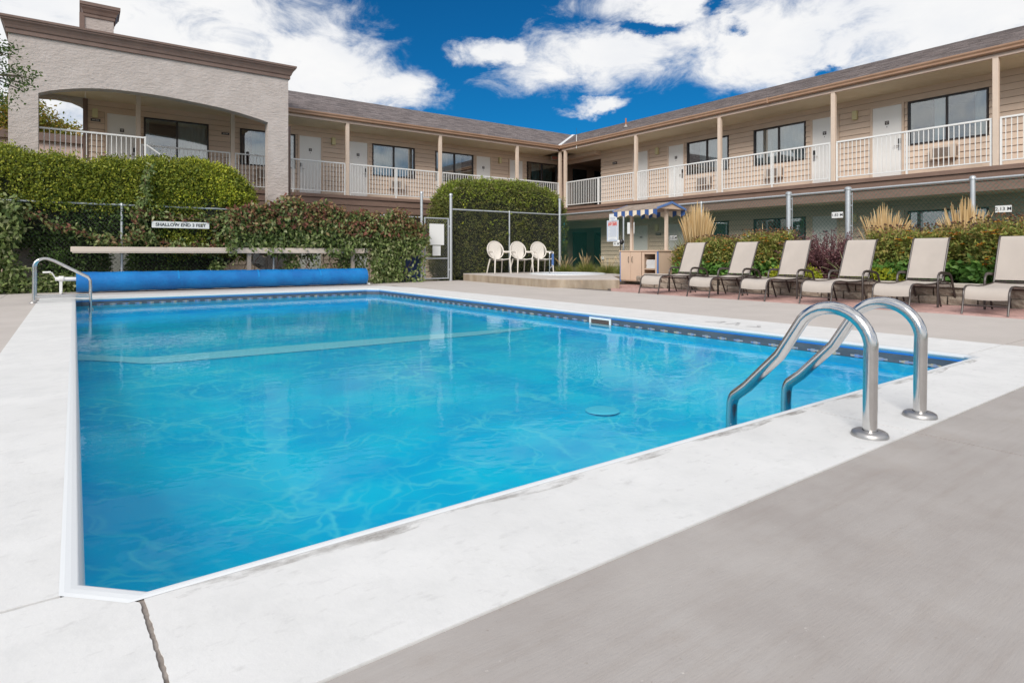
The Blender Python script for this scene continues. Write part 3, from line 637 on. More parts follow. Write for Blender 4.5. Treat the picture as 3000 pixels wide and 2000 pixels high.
    for (a, b) in rail_spans:
        rb = MB(); rb.bbox(a, -.022, 3.82, b, .022, 3.86, .006); rb.box(a, -.012, 2.878, b, .012, 2.904)
        for q in [a+.02, b-.02]+([(a+b)/2] if b-a > 2.6 else []): rb.box(q-.02, -.019, ZD, q+.02, .019, 3.819)
        ro = rb.obj('railing', M['white'], root); n = max(2, int(round((b-a)/.103)))
        for i in range(1, n):
            s_ = a+(b-a)*i/n
            if all(abs(s_-q) > .035 for q in [a+.02, b-.02]+([(a+b)/2] if b-a > 2.6 else [])): link('baluster', bal, ro, (s_, 0, 0))
def window(a, b, cur, mul=None): return dict(t='window', s=(a, b), z=(3.70, 4.85), mul=mul if mul is not None else (a+b)/2, cur=cur)
def door(a, b, lock=None, **k): return dict(t='door', s=(a, b), z=(ZD, 4.84), lock=lock, **k)

# ---- left wing: facade along +X, wall at y = 20.5
LW = thing('motel_wing', 'two storey tan motel wing behind the stucco arch and the hedges, shingled roof', 'motel', (0, 19.3, 0))
lops = [door(.62, 1.33, 'r'), window(1.52, 3.22, [(.0, .08, 'curtain_blue'), (.5, 1, 'curtain')]), window(4.14, 5.853, [(.22, 1, 'curtain_teal')]), door(5.99, 6.72, 'l'), door(7.70, 8.40, 'r'),
        window(8.598, 10.29, [(0, .47, 'curtain_teal'), (.5, .95, 'curtain_blue')]), window(11.187, 12.912, [(.05, .5, 'curtain_blue'), (.5, .72, 'curtain')]),
        door(13.06, 13.74), door(14.73, 15.41), window(15.658, 17.356, [(.2, .45, 'curtain_teal'), (.52, .9, 'curtain_teal')])]
low = [dict(o) for o in lops]
for o in low:
    if o['t'] == 'door': o['m'] = 'door_old'; o['lock'] = None
wing(LW, 1.2, .114, 17.72, lops, [1.29, 3.68, 7.205, 10.715, 14.23, 16.50], [(.337, 4.79), (7.145, 4.765), (14.21, 4.76)],
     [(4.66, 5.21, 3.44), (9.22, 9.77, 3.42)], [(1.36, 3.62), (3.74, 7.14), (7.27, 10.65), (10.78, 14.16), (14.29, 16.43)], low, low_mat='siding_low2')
# ---- right wing: local s = -y
RW = thing('motel_wing', 'two storey tan motel wing behind the loungers and flower bed, facing the pool', 'motel', (16.5, 0, 0), R(-90))
ry = lambda a, b: (-max(a, b), -min(a, b))
def rwin(y0, y1, cur, mul): a, b = ry(y0, y1); return window(a, b, cur, -mul)
def rdoor(y0, y1, lock=None, **k): a, b = ry(y0, y1); return door(a, b, lock, **k)
rops = [dict(t='void', s=(-20.42, -18.13), z=(ZD, 4.92)), rdoor(16.30, 15.56, num=False), rdoor(14.56, 13.88, 'r'), rwin(13.728, 12.03, [(.27, .5, 'curtain_blue'), (.5, 1, 'curtain_blue')], 12.892),
        rwin(11.094, 9.39, [(0, .5, 'curtain'), (.5, 1, 'curtain')], 10.243), rdoor(9.173, 8.454, 'l'), rdoor(7.502, 6.774, 'r'),
        rwin(6.632, 4.905, [(.33, .5, 'curtain_blue'), (.83, 1, 'curtain_blue')], 5.762), rwin(2.6, .9, [(.1, .9, 'curtain')], 1.75), rdoor(.5, -.22, 'l')]
rlow = [dict(o) for o in rops]
for o in rlow:
    if o['t'] == 'door': o['m'] = 'door_old'; o['lock'] = None; o['num'] = True
    if o['t'] == 'window': o['cur'] = [(.55, .98, 'curtain_teal')]
wing(RW, 1.25, -20.46, 3, rops, [-18.95, -15.02, -11.49, -7.95, -4.42, -.9], [(-15.075, 4.745), (-7.945, 4.74)],
     [(-13.20, -12.65, 3.39), (-10.6, -10.05, 3.40), (-6.06, -5.51, 3.40), (-2.0, -1.45, 3.40)],
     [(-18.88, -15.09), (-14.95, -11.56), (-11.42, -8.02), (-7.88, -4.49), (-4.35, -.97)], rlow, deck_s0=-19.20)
# ground-floor wall lamps and plates of the right wing
for (yc, zc) in ((15.09, 1.84), (7.96, 1.85)):
    MB().bbox(-yc-.065, 1.16, zc-.125, -yc+.065, 1.25, zc+.125, .01).obj('wall_lamp', M['lampshade'], RW)
def wall_plate(root, s_, d, zc, wd, ht, name='direction_plate'):
    p = MB().box(s_-wd/2, d-.012, zc-ht/2, s_+wd/2, d, zc+ht/2).obj(name, M['plate'], root)
    MB().box(s_-wd*.36, d-.0145, zc-ht*.18, s_-wd*.05, d-.0125, zc+ht*.2).box(s_+.0, d-.0145, zc-ht*.18, s_+wd*.36, d-.0125, zc+ht*.2).obj('plate_print', M['plate_mark'], p)
wall_plate(RW, -17.31, 1.248, 4.57, .24, .1); wall_plate(RW, -15.04, 1.248, 1.60, .24, .09)
wall_plate(LW, .348, 1.198, 4.605, .23, .075); wall_plate(LW, 3.70, 1.198, 4.62, .22, .07)
MB().box(.06, 1.18, -.1, .17, 1.30, 5.178).obj('corner_board', M['trim'], LW)
MB().box(-18.05, 1.19, .62, -17.93, 1.25, .74).obj('outlet_box', M['sign'], RW)
# passage behind the corner of the right wing
pz = MB()
for zo, top in ((ZD, 4.95), (-.12, 2.2)):
    pz.box(-20.60, 1.42, zo-.05, -20.46, 6.5, top+.3); pz.box(-18.10, 1.42, zo-.05, -17.96, 6.5, top+.3); pz.box(-20.46, 6.4, zo-.05, -18.10, 6.5, top+.3)
    pz.box(-20.46, 1.42, top, -18.10, 6.4, top+.1)
    pz.box(-20.46, 1.42, zo-.06, -18.10, 6.4, zo-.01)
pz.obj('passage', mat('passage_wall', (.22, .155, .115), .85), RW)
dgl = mat('dark_glass', (.02, .03, .03), .15)
for zo in (0, -2.89):
    for k, (a, b) in enumerate(((1.75, 2.6), (3.1, 3.9), (4.4, 5.1))): MB().box(-20.459, a, 3.15+zo, -20.44, b, 4.75+zo).obj('passage_window', dgl, RW)
# exit sign hung at the corner
ex = MB().box(16.80, .9, 4.98, 17.17, .99, 5.179).obj('exit_sign', M['exit_body'], LW)
el_ = text_mesh('EXIT', .15, M['exit_red'], .003, .004); eo = link('exit_letters', el_, ex, (16.985, .895, 5.08)); eo.rotation_euler = (R(90), 0, 0)

# ---- roofs
RE = -.17; RZ0, RZ1 = 5.40, 7.0
def roof(root, s0, s1e, s1r, dr, valley_right, s_shing, near_first):
    """eave at d = RE from s0 to s1e, ridge at d = dr from s0 to s1r (valley between the two right ends)"""
    mb = MB()
    A = [(s0, RE, RZ0), (s1e, RE, RZ0), (s1r, dr, RZ1), (s0, dr, RZ1)]
    B = [(s0, dr, RZ1), (s1r, dr, RZ1), (s1r, dr+4, RZ0), (s0, dr+4, RZ0)]
    mb.add(A, [(0, 1, 2, 3)]); mb.add(B, [(0, 1, 2, 3)])
    ro = mb.obj('roof', M['shingle_far'], root)
    sl_ = math.hypot(dr-RE, RZ1-RZ0); ud, uz = (dr-RE)/sl_, (RZ1-RZ0)/sl_; exp = .145; nrow = int(sl_/exp)
    cells = []
    for r in range(nrow):
        t = r*exp; lo, hi = s0, s1e+(s1r-s1e)*t/sl_
        if s1e < s0: lo, hi = s1e+(s1r-s1e)*t/sl_, s0
        s_ = lo-(.15 if r % 2 else 0)
        while s_ < hi:
            l = .28+.06*rng.rand(); a, b = max(s_, lo), min(s_+l, hi)
            if b-a > .05: cells.append((t, a, b, rng.rand()))
            s_ += l
    cells.sort(key=lambda c: (abs((c[1]+c[2])/2-near_first)+c[0]*.8))
    def verts(t, a, b, q):
        th = .007+.006*q; t1 = min(t+exp*1.15, sl_)
        p = lambda s_, tt, h: (s_, RE+ud*tt-uz*h, RZ0+uz*tt+ud*h)
        q2 = .006*q
        return [p(a+.004, t-q2, .003), p(b-.004, t-q2, .003), p(b-.004, t1, .003), p(a+.004, t1, .003), p(a+.004, t-q2, th+.006), p(b-.004, t-q2, th+.006), p(b-.004, t1, .006), p(a+.004, t1, .006)]
    FS = [(4, 5, 6, 7), (0, 1, 5, 4), (1, 2, 6, 5), (3, 0, 4, 7)]
    for c in cells[:290]: MB().add(verts(*c), FS).obj('shingle', M['shingle'], ro)
    mats_ = [mat('shingle_a', (.18, .152, .15), .95, (.24, .205, .20), 30), mat('shingle_b', (.225, .19, .187), .95, (.28, .245, .24), 30), mat('shingle_c', (.135, .115, .115), .95, (.19, .165, .165), 30)] if 'sha' not in M else M['sha']
    M['sha'] = mats_
    rest = MB()
    for c in cells[290:]: rest.add(verts(*c), FS, int(c[3]*97) % 3)
    stuff(rest.obj('shingles', mats_, ro))
    return ro
# left: local x, eave y=19.13, ridge y=23.1 -> d=3.8 ; valley from x=16.33 to 20.65
lro = roof(LW, 2.5, 16.33, 20.65, 3.8, True, 0, 5.0)
rro = roof(RW, 3.0, -19.13, -23.1, 4.15, True, 0, -4.5)
def eaves(root, a, b):
    MB().box(a, -.06, ZS-.001, b, .0, 5.27).obj('fascia_board', M['fascia'], root)
    gm = MB(); prof = [(-.065, 5.26), (-.14, 5.265), (-.165, 5.29), (-.165, 5.33), (-.19, 5.37), (-.19, 5.40), (-.175, 5.41), (-.175, 5.39), (-.065, 5.385)]
    gm.add([(a, d, z) for d, z in prof]+[(b, d, z) for d, z in prof], [(i, i+1, len(prof)+i+1, len(prof)+i) for i in range(len(prof)-1)]+[tuple(range(len(prof))), tuple(range(2*len(prof)-1, len(prof)-1, -1))])
    gm.obj('gutter', M['gutter'], root)
eaves(LW, 4.9, 16.33); eaves(RW, -19.13, 3)
MB().box(16.3, -.16, 5.262, 16.62, .12, 5.395).box(16.44, -.06, ZS-.002, 16.62, .06, 5.2619).obj('eave_corner', M['gutter'], LW)
for k in range(2): pass
# soffits as tongue-and-groove boards
def soffit(root, a, b, D):
    n = 8; w_ = (D+.03)/n
    for k in range(n): MB().box(a, .002+k*w_, ZS, b, (k+1)*w_-.008, ZS+.02).obj('soffit_board', M['soffit'], root)
    MB().box(a, 0, ZS+.021, b, D+.2, ZS+.04).obj('soffit_back', M['trim'], root)
soffit(LW, .114, 17.7, 1.2); soffit(RW, -20.46, 3, 1.25)
# valley flashing, downspout, gutter joint, aerial, vent pipes
v0, v1 = Vector((16.33, -.17, RZ0+.03)), Vector((20.65, 3.8, RZ1+.03)); q = Vector((.06, -.06, 0))
MB().add([v0+q, v0-q, v1-q, v1+q, v0+q-Vector((0, 0, .02)), v0-q-Vector((0, 0, .02)), v1-q-Vector((0, 0, .02)), v1+q-Vector((0, 0, .02))], [(0, 1, 2, 3), (4, 5, 6, 7), (0, 1, 5, 4), (1, 2, 6, 5), (2, 3, 7, 6), (3, 0, 4, 7)]).obj('valley_flashing', M['white'], LW)
MB().tube([(16.62, -.1, 5.3), (16.66, -.06, 5.2), (16.69, -.05, 5.1), (16.69, -.05, 2.55), (16.66, -.02, 2.42), (16.6, .1, 2.3)], .055, 8).obj('downspout', M['beam'], LW)
MB().tube([(4.93, -1.4, 4.55), (4.93, -1.4, 4.5), (4.93, -1.4, .0)], .05, 8).obj('downspout', M['trim'], LW)
MB().box(-9.78, -.2, 5.255, -9.74, -.06, 5.415).obj('gutter_joint', M['gutter'], RW)
MB().tube([(-18.13, -.12, 5.14), (-18.13, -.12, 5.70)], .014, 6).tube([(-18.13, -.12, 5.70), (-18.13, -.12, 5.98)], .005, 6, 1).obj('aerial', [M['white'], M['black']], RW)
MB().lathe([(.10, 0), (.05, .06), (.035, .07), (.035, .12)], (-16.8, 1.35, 5.96), 12).tube([(-16.8, 1.35, 6.05), (-16.8, 1.35, 6.32)], .03, 8, 1).obj('vent_pipe', [M['pipe'], M['rust']], RW)
MB().box(-20.4, .9, ZS-.16, -18.1, 1.25, ZS-.002).obj('passage_lintel', M['siding'], RW)

# ================================================================== stucco portico
PO = thing('stucco_portico', 'beige stucco arched portico with brown crown moulding and a square chimney', 'portico', (1.75, 17.6, 0))
def pl(x, y, z): return (x-1.75, y-17.6, z)
arch = [(-.787, 4.55), (-.6, 4.63), (-.41, 4.69), (-.15, 4.755), (.064, 4.80), (.374, 4.845), (.7, 4.87), (1.02, 4.879), (1.4, 4.88), (1.8, 4.868), (2.164, 4.843), (2.6, 4.81), (3.096, 4.764), (3.45, 4.71), (3.754, 4.653), (4.05, 4.59), (4.276, 4.53)]
T = .32; ZP = 5.86
aw = MB()
def colm(x0, x1, z0): aw.box(x0-1.75, 0, z0, x1-1.75, T, ZP)
colm(-1.322, -.787, -.14); colm(4.276, 4.829, -.14)
for (xa, za), (xb, zb) in zip(arch[:-1], arch[1:]):
    vs = [pl(xa, 17.6, za), pl(xb, 17.6, zb), pl(xb, 17.6, ZP), pl(xa, 17.6, ZP), pl(xa, 17.6+T, za), pl(xb, 17.6+T, zb), pl(xb, 17.6+T, ZP), pl(xa, 17.6+T, ZP)]
    aw.add(vs, [(0, 1, 2, 3), (7, 6, 5, 4), (0, 4, 5, 1), (3, 2, 6, 7)])
aw.obj('arch_wall', M['stucco'], PO)
# rear beam with its own arch and the roof slab over the landing
rb = MB(); ra = [(-1.322, 5.0), (-.9, 5.06), (-.55, 5.085), (-.2, 5.05), (0, 4.97), (.112, 4.89)]
for (xa, za), (xb, zb) in zip(ra[:-1], ra[1:]):
    vs = [pl(xa, 20.5, za), pl(xb, 20.5, zb), pl(xb, 20.5, ZP), pl(xa, 20.5, ZP), pl(xa, 20.75, za), pl(xb, 20.75, zb), pl(xb, 20.75, ZP), pl(xa, 20.75, ZP)]
    rb.add(vs, [(0, 1, 2, 3), (7, 6, 5, 4), (0, 4, 5, 1), (3, 2, 6, 7)])
rb.box(-1.322-1.75, T+.001, 5.14, -.95-1.75, 2.9, ZP); rb.box(-1.322-1.75, 2.9, -.1, -1.1-1.75, 3.15, ZP)
rb.obj('rear_arch', M['stucco'], PO)
MB().box(-.94-1.75, T+.001, 5.19, 4.82-1.75, 1.6, 5.3).box(-.94-1.75, 1.6, 5.19, .112-1.75, 2.899, 5.3).obj('porch_ceiling', M['soffit'], PO)
MB().box(-1.3-1.75, T+.002, 5.75, 4.81-1.75, 2.8, 5.85).box(4.60-1.75, T+.003, 5.301, 4.80-1.75, 1.9, 5.749).obj('porch_roof', M['stucco'], PO)
cn = MB(); cprof = [(.0, 5.83), (.045, 5.835), (.045, 5.93), (.07, 5.94), (.09, 6.0), (.125, 6.06), (.165, 6.10), (.165, 6.13), (.19, 6.14), (.19, 6.19), (.0, 6.20)]
def crect(mb, x0, x1, y0, y1, prof, f):
    for (o0, z0), (o1, z1) in zip(prof[:-1], prof[1:]):
        r = lambda o, z: [f(x0-o*.75, y0-o, z), f(x1+o, y0-o, z), f(x1+o, y1+o, z), f(x0-o*.75, y1+o, z)]
        mb.add(r(o0, z0)+r(o1, z1), [(i, (i+1) % 4, 4+(i+1) % 4, 4+i) for i in range(4)])
    mb.add([f(x0, y0, prof[-1][1]-.001), f(x1, y0, prof[-1][1]-.001), f(x1, y1, prof[-1][1]-.001), f(x0, y1, prof[-1][1]-.001)], [(0, 1, 2, 3)])
crect(cn, -1.322, 4.829, 17.598, 20.0, cprof, pl); cn.obj('crown_moulding', M['trim'], PO)
ch = MB().box(.089-1.75, .9, 5.85, .70-1.75, 1.5, 6.86).obj('chimney', M['stucco'], PO)
cc = MB(); crect(cc, .089, .70, 18.5, 19.1, [(0, 6.82), (.03, 6.825), (.03, 6.90), (.05, 6.91), (.075, 6.98), (.115, 7.04), (.115, 7.07), (.14, 7.08), (.14, 7.16), (0, 7.17)], pl); cc.obj('chimney_cap', M['trim'], ch)
MB().box(-.02-1.75, .88, 5.85, .088-1.75, 1.52, 6.9).obj('chimney_side_board', M['trim'], ch)
# landing, its railing and the stair down behind the hedge
MB().box(-.78-1.75, T+.02, 2.62, 1.36-1.75, 1.66, 2.788).obj('landing', M['beam'], PO)
rl = MB(); f = lambda x, z: pl(x, 18.1, z); rl.bbox(-.787-1.75, .478, 3.82, 1.38-1.75, .522, 3.86, .006); rl.box(-.787-1.75, .488, 2.88, 1.38-1.75, .512, 2.905); rl.box(1.34-1.75, .48, 2.3, 1.38-1.75, .52, 3.87)
ro_ = rl.obj('landing_railing', M['white'], PO); bal = MB().box(-.008, -.008, 2.905, .008, .008, 3.825).mesh('baluster', M['white'])
for i in range(20): link('baluster', bal, ro_, pl(-.70+i*.103, 18.1, 0))
sta = MB(); x0, z0, x1, z1 = 1.38, 2.70, 5.0, 0.06
for y in (18.05, 19.0):
    vs = [pl(x0, y, z0-.15), pl(x1, y, z1-.12), pl(x1, y, z1+.16), pl(x0, y, z0+.13)]; vs += [(a, b+.05, c) for a, b, c in vs]
    sta.add(vs, [(0, 1, 2, 3), (7, 6, 5, 4), (0, 4, 5, 1), (1, 5, 6, 2), (2, 6, 7, 3), (3, 7, 4, 0)])
so2 = sta.obj('stair', M['white'], PO)
for i in range(14):
    t = (i+.5)/14; x = x0+(x1-x0)*t; z = z0+(z1-z0)*t; MB().box(x-1.75-.14, .5, z-.02, x-1.75+.14, 1.4, z+.02).obj('stair_tread', M['conc_light'], so2)
hr = MB().tube([pl(1.39, 18.08, 3.66), pl(5.0, 18.08, 1.05)], .022, 8); hr.tube([pl(5.0, 18.08, 0), pl(5.0, 18.08, 1.06)], .02, 8); hr.obj('stair_rail', M['white'], so2)

# neighbour building seen through the arch
nb = thing('neighbour_building', 'low pink walled building with brown cap seen through the portico arch', 'building', (-1.5, 27, 0))
MB().box(-1.6, 0, -.1, 3.0, 5, 4.86).obj('wall', mat('pink_wall', (.62, .46, .40), .85), nb); MB().box(-1.7, -.15, 4.861, 3.1, 5.1, 5.14).obj('roof_cap', M['trim'], nb)

# ================================================================== fences
def wires(mb, a, b, z0, z1, pitch, r, slope=1.15):
    """chain link as two families of diagonal wires in the vertical plane from a to b"""
    a, b = Vector(a), Vector(b); L_ = (b-a).length; u = (b-a)/L_; nn = Vector((-u.y, u.x, 0)); H = z1-z0; w_ = H/slope
    for sg in (1, -1):
        k = -w_ if sg > 0 else 0
        s_ = k
        while s_ < L_+(0 if sg > 0 else w_):
            sa, sb = s_, s_+sg*w_; za, zb = z0, z1
            def clip(sa, za, sb, zb, lim):
                t = (lim-sa)/(sb-sa); return za+(zb-za)*t
            if min(sa, sb) < L_ and max(sa, sb) > 0:
                A, B = [sa, za], [sb, zb]
                for lim in (0, L_):
                    for p, q in ((A, B), (B, A)):
                        if (lim == 0 and p[0] < 0) or (lim == L_ and p[0] > L_): p[1] = clip(A[0], A[1], B[0], B[1], lim) if p is not None else 0; p[0] = lim
                off = nn*(.003*sg)
                P0, P1 = a+u*A[0]+off+Vector((0, 0, A[1])), a+u*B[0]+off+Vector((0, 0, B[1]))
                if (P1-P0).length > .03: mb.tube([P0, P1], r, 3, cap=False)
            s_ += pitch
    return mb
def post(root, x, y, z0, z1, r, cap=True):
    mb = MB().tube([(x, y, z0), (x, y, z1)], r, 12)
    o = mb.obj('fence_post', M['galv'], root, True)
    if cap: MB().lathe([(r*1.25, -.03), (r*1.25, .01), (r*.8, .035), (0, .045)], (x, y, z1), 12).obj('post_cap', M['galv'], o, True)
    return o
YF = 16.3; XF = 13.92
fl_ = thing('chain_link_fence', 'galvanised chain link fence overgrown by hedge and creeper behind the pool', 'fence', (0, YF, 0))
for x in (-2.6, .77, 4.1, 7.2): post(fl_, x, 0, 0, 1.96, .028)
MB().tube([(-6, 0, 1.95), (8.4, 0, 1.95)], .022, 8).obj('top_rail', M['galv'], fl_, True)
post(fl_, 8.41, 0, 0, 2.70, .042)
stuff(wires(MB(), (-4, 0, 0), (8.4, 0, 0), .03, 1.94, .085, .0016).obj('chain_link_mesh', M['meshdark'], fl_))
gt = thing('fence_gate', 'galvanised chain link gate with white rimmed frame between two tall posts', 'gate', (8.93, YF, 0))
gf = MB(); gx0, gx1 = -.41, .41
gf.tube([(gx0, 0, .06), (gx0, 0, 1.96)], .022, 8).tube([(gx1, 0, .06), (gx1, 0, 1.96)], .022, 8)
for z in (.08, .70, 1.94): gf.tube([(gx0, 0, z), (gx1, 0, z)], .02, 8)
gf.obj('gate_frame', M['galv'], gt, True); stuff(wires(MB(), (gx0, 0, 0), (gx1, 0, 0), .08, 1.94, .085, .0022).obj('chain_link_mesh', M['meshgrey'], gt))
for z in (.35, 1.7): MB().box(gx1, -.02, z-.03, gx1+.09, .02, z+.03).obj('hinge', M['galv'], gt)
MB().box(gx0-.06, -.03, 1.0, gx0+.02, .03, 1.08).obj('latch', M['galv'], gt)
sg1 = tag(MB().box(8.66, YF-.045, 1.115, 9.165, YF-.03, 1.765).obj('notice_board', M['sign']), 'large blank white board wired to the chain link gate', 'sign')
sg2 = tag(MB().box(8.765, YF-.045, .785, 9.045, YF-.03, 1.09).obj('notice_board', M['sign']), 'small blank white board below the larger board on the gate', 'sign')
fc = thing('chain_link_fence', 'tall galvanised chain link fence in front of the rounded hedge, behind the resin chairs', 'fence', (11.7, YF, 0))
post(fc, 9.435-11.7, 0, 0, 2.70, .047); post(fc, 0, 0, .1, 2.25, .027); post(fc, XF-11.7, 0, .1, 2.79, .05)
MB().tube([(9.435-11.7, 0, 2.245), (XF-11.7, 0, 2.245)], .024, 8).obj('top_rail', M['galv'], fc, True)
stuff(wires(MB(), (9.45-11.7, 0, 0), (XF-11.7, 0, 0), .12, 2.24, .085, .0016).obj('chain_link_mesh', M['meshdark'], fc))
for z in (.5, .9, 1.3, 1.7, 2.1): MB().lathe([(.056, -.015), (.056, .015)], (XF-11.7, 0, z), 12).obj('tension_band', M['galv'], fc, True)
fr = thing('chain_link_fence', 'tall green chain link fence on galvanised posts behind the flower bed', 'fence', (XF, 8, 0))
for y, r, z1 in ((13.2, .028, 2.25), (10.284, .028, 2.25), (7.77, .06, 2.30), (6.39, .06, 2.29), (4.09, .045, 2.29), (1.5, .045, 2.29)): post(fr, 0, y-8, .1, z1, r)
MB().tube([(0, YF-8, 2.245), (0, 13.2-8, 2.25), (0, 10.28-8, 2.25), (0, 7.77-8, 2.25), (0, 6.39-8, 2.25), (0, 4.09-8, 2.255), (0, -3-8, 2.25)], .024, 8).obj('top_rail', M['galv'], fr, True)
for y in (7.68, 6.30): 
    MB().tube([(0, y-8, .3), (0, y-8, 2.2)], .008, 6).obj('tension_bar', M['galv'], fr)
    for z in (.6, 1.0, 1.45, 1.9, 2.15): MB().tube([(-.01, y-8, z), (-.01, y+.09-8, z)], .014, 6).obj('tension_band', M['galv'], fr)
stuff(wires(MB(), (0, -3-8, 0), (0, YF-8, 0), .12, 2.24, .085, .0027).obj('chain_link_mesh', M['meshgreen'], fr))

# ---- signs on the fences
def fsign(y0, y1, z0, z1, body, label, size, bold=.0005):
    o = MB().box(XF-.06, min(y0, y1), z0, XF-.045, max(y0, y1), z1).obj('depth_sign', M['sign']); tag(o, label, 'sign', 'depth signs on the green fence')
    te = link('sign_lettering', text_mesh(body, size, M['ink'], .002, bold), o, (XF-.062, (y0+y1)/2, (z0+z1)/2)); te.rotation_euler = (R(90), 0, R(-90))
    return o
fsign(13.59, 13.32, 1.095, 1.222, '.91 M', 'small white depth sign reading .91 M below the spa caution sign', .10)
fsign(11.32, 11.07, 1.235, 1.365, '1.22 M', 'white depth sign reading 1.22 M beside the tallest tan grass', .088)
fsign(8.965, 8.72, 1.165, 1.295, '1.52 M', 'white depth sign reading 1.52 M above the second lounger', .088)
fsign(6.72, 6.475, 1.64, 1.775, '1.83 M', 'white depth sign reading 1.83 M next to a thick fence post', .088)
fsign(3.725, 3.483, 1.595, 1.72, '2.13 M', 'white depth sign reading 2.13 M at the right end of the fence', .088)
cs_ = thing('caution_sign', 'white and blue spa caution sign with red heading on the fence', 'sign', (XF-.06, 13.62, 1.58))
MB().box(0, -.255, -.34, .012, .255, .34).obj('sign_board', M['sign'], cs_)
bd = MB()
for q in ((-.235, -.32, .235, -.305), (-.235, .305, .235, .32), (-.235, -.305, -.22, .305), (.22, -.305, .235, .305)): bd.box(-.003, q[0], q[1], -.0005, q[2], q[3])
bd.obj('sign_border', M['sign_blue'], cs_)
tx = MB(); z = .15
for k in range(10):
    tx.box(-.003, -.18, z-.012, -.0005, .16-.05*(k % 3 == 2), z+.006)
    if k % 2 == 0: tx.box(-.003, .175, z-.02, -.0005, .205, z+.012)
    z -= .036
tx.box(-.003, -.09, -.25, -.0005, .09, -.238); tx.box(-.003, -.15, -.285, -.0005, .15, -.273)
tx.obj('sign_text_lines', M['sign_text'], cs_)
for body, zz in (('CAUTION', .255), ('SPA USERS', .195)):
    te = link('sign_lettering', text_mesh(body, .085, M['sign_red'], .002, .003), cs_, (-.003, 0, zz)); te.rotation_euler = (R(90), 0, R(-90))
o = tag(MB().box(XF-.075, 13.42, 1.90, XF-.062, 13.755, 2.125).obj('notice_sign', M['sign']), 'small white notice above the spa caution sign, half under the cart awning', 'sign')
nt_ = MB()
for k, (hw, zz) in enumerate(((.11, 1.995), (.11, 1.96), (.05, 1.925))): nt_.box(XF-.078, 13.60-hw, zz-.008, XF-.0752, 13.60+hw, zz+.008)
nt_.obj('notice_print', M['sign_text'], o)
o = tag(MB().box(XF-.06, 12.70, 1.465, XF-.045, 12.985, 1.82).obj('notice_sign', M['sign']), 'white notice half hidden by the left post of the towel cart', 'sign')
MB().box(XF-.063, 12.74, 1.72, XF-.0602, 12.83, 1.76).obj('notice_print', M['sign_red'], o)
sh = thing('fence_sign', 'long white sign reading SHALLOW END 3 FEET among the creeper', 'sign', (1.94, YF-.24, 1.515))
MB().box(-.60, 0, -.075, .60, .014, .075).obj('sign_board', M['sign'], sh)
te = link('sign_lettering', text_mesh('SHALLOW END 3 FEET', .104, M['ink'], .002, .002), sh, (0, -.003, -.004)); te.rotation_euler = (R(90), 0, 0)

# ================================================================== spa platform
pf = thing('spa_platform', 'raised stained concrete platform round the hot tub', 'platform', (11.6, 13.9, 0))
poly = [(9.80, 16.15), (9.30, 11.36), (10.57, 10.16), (11.95, 11.75), (13.6, 11.9), (13.75, 16.15)]
pm = MB().prism([(x-11.6, y-13.9) for x, y in poly], -.05, .20); pm.obj('slab_edge', M['spa_conc'], pf)
pm = MB().prism([(x-11.6, y-13.9) for x, y in poly], .201, .225); pm.obj('platform_top', M['conc_light'], pf)
tub = thing('hot_tub', 'round white rimmed hot tub set in the concrete platform', 'hot tub', (12.03, 13.72, .226))
MB().lathe([(1.17, 0), (1.16, .02), (1.10, .035), (.90, .035), (.84, .02), (.82, 0)], (0, 0, 0), 48).obj('rim', M['coping'], tub, True)
MB().lathe([(.82, .006), (0, .007)], (0, 0, 0), 40).obj('tub_water', mat('tub_blue', (.03, .20, .52), .1), tub)
hrl = thing('spa_handrail', 'white handrail with blue strip beside the hot tub', 'handrail', (11.14, 13.5, .225))
MB().tube([(0, 0, 0), (0, 0, .60), (.015, .0, .66), (.05, 0, .69), (.10, 0, .66), (.12, 0, .58), (.12, 0, .30), (.08, 0, .24), (.02, 0, .2)], .018, 10).obj('rail', M['steel'], hrl, True)
MB().box(.095, -.02, .28, .145, .02, .62).obj('blue_sleeve', M['blue'], hrl)
MB().lathe([(.05, 0), (.05, .012), (.02, .02)], (0, 0, 0), 16).obj('flange', M['steel_dull'], hrl, True)

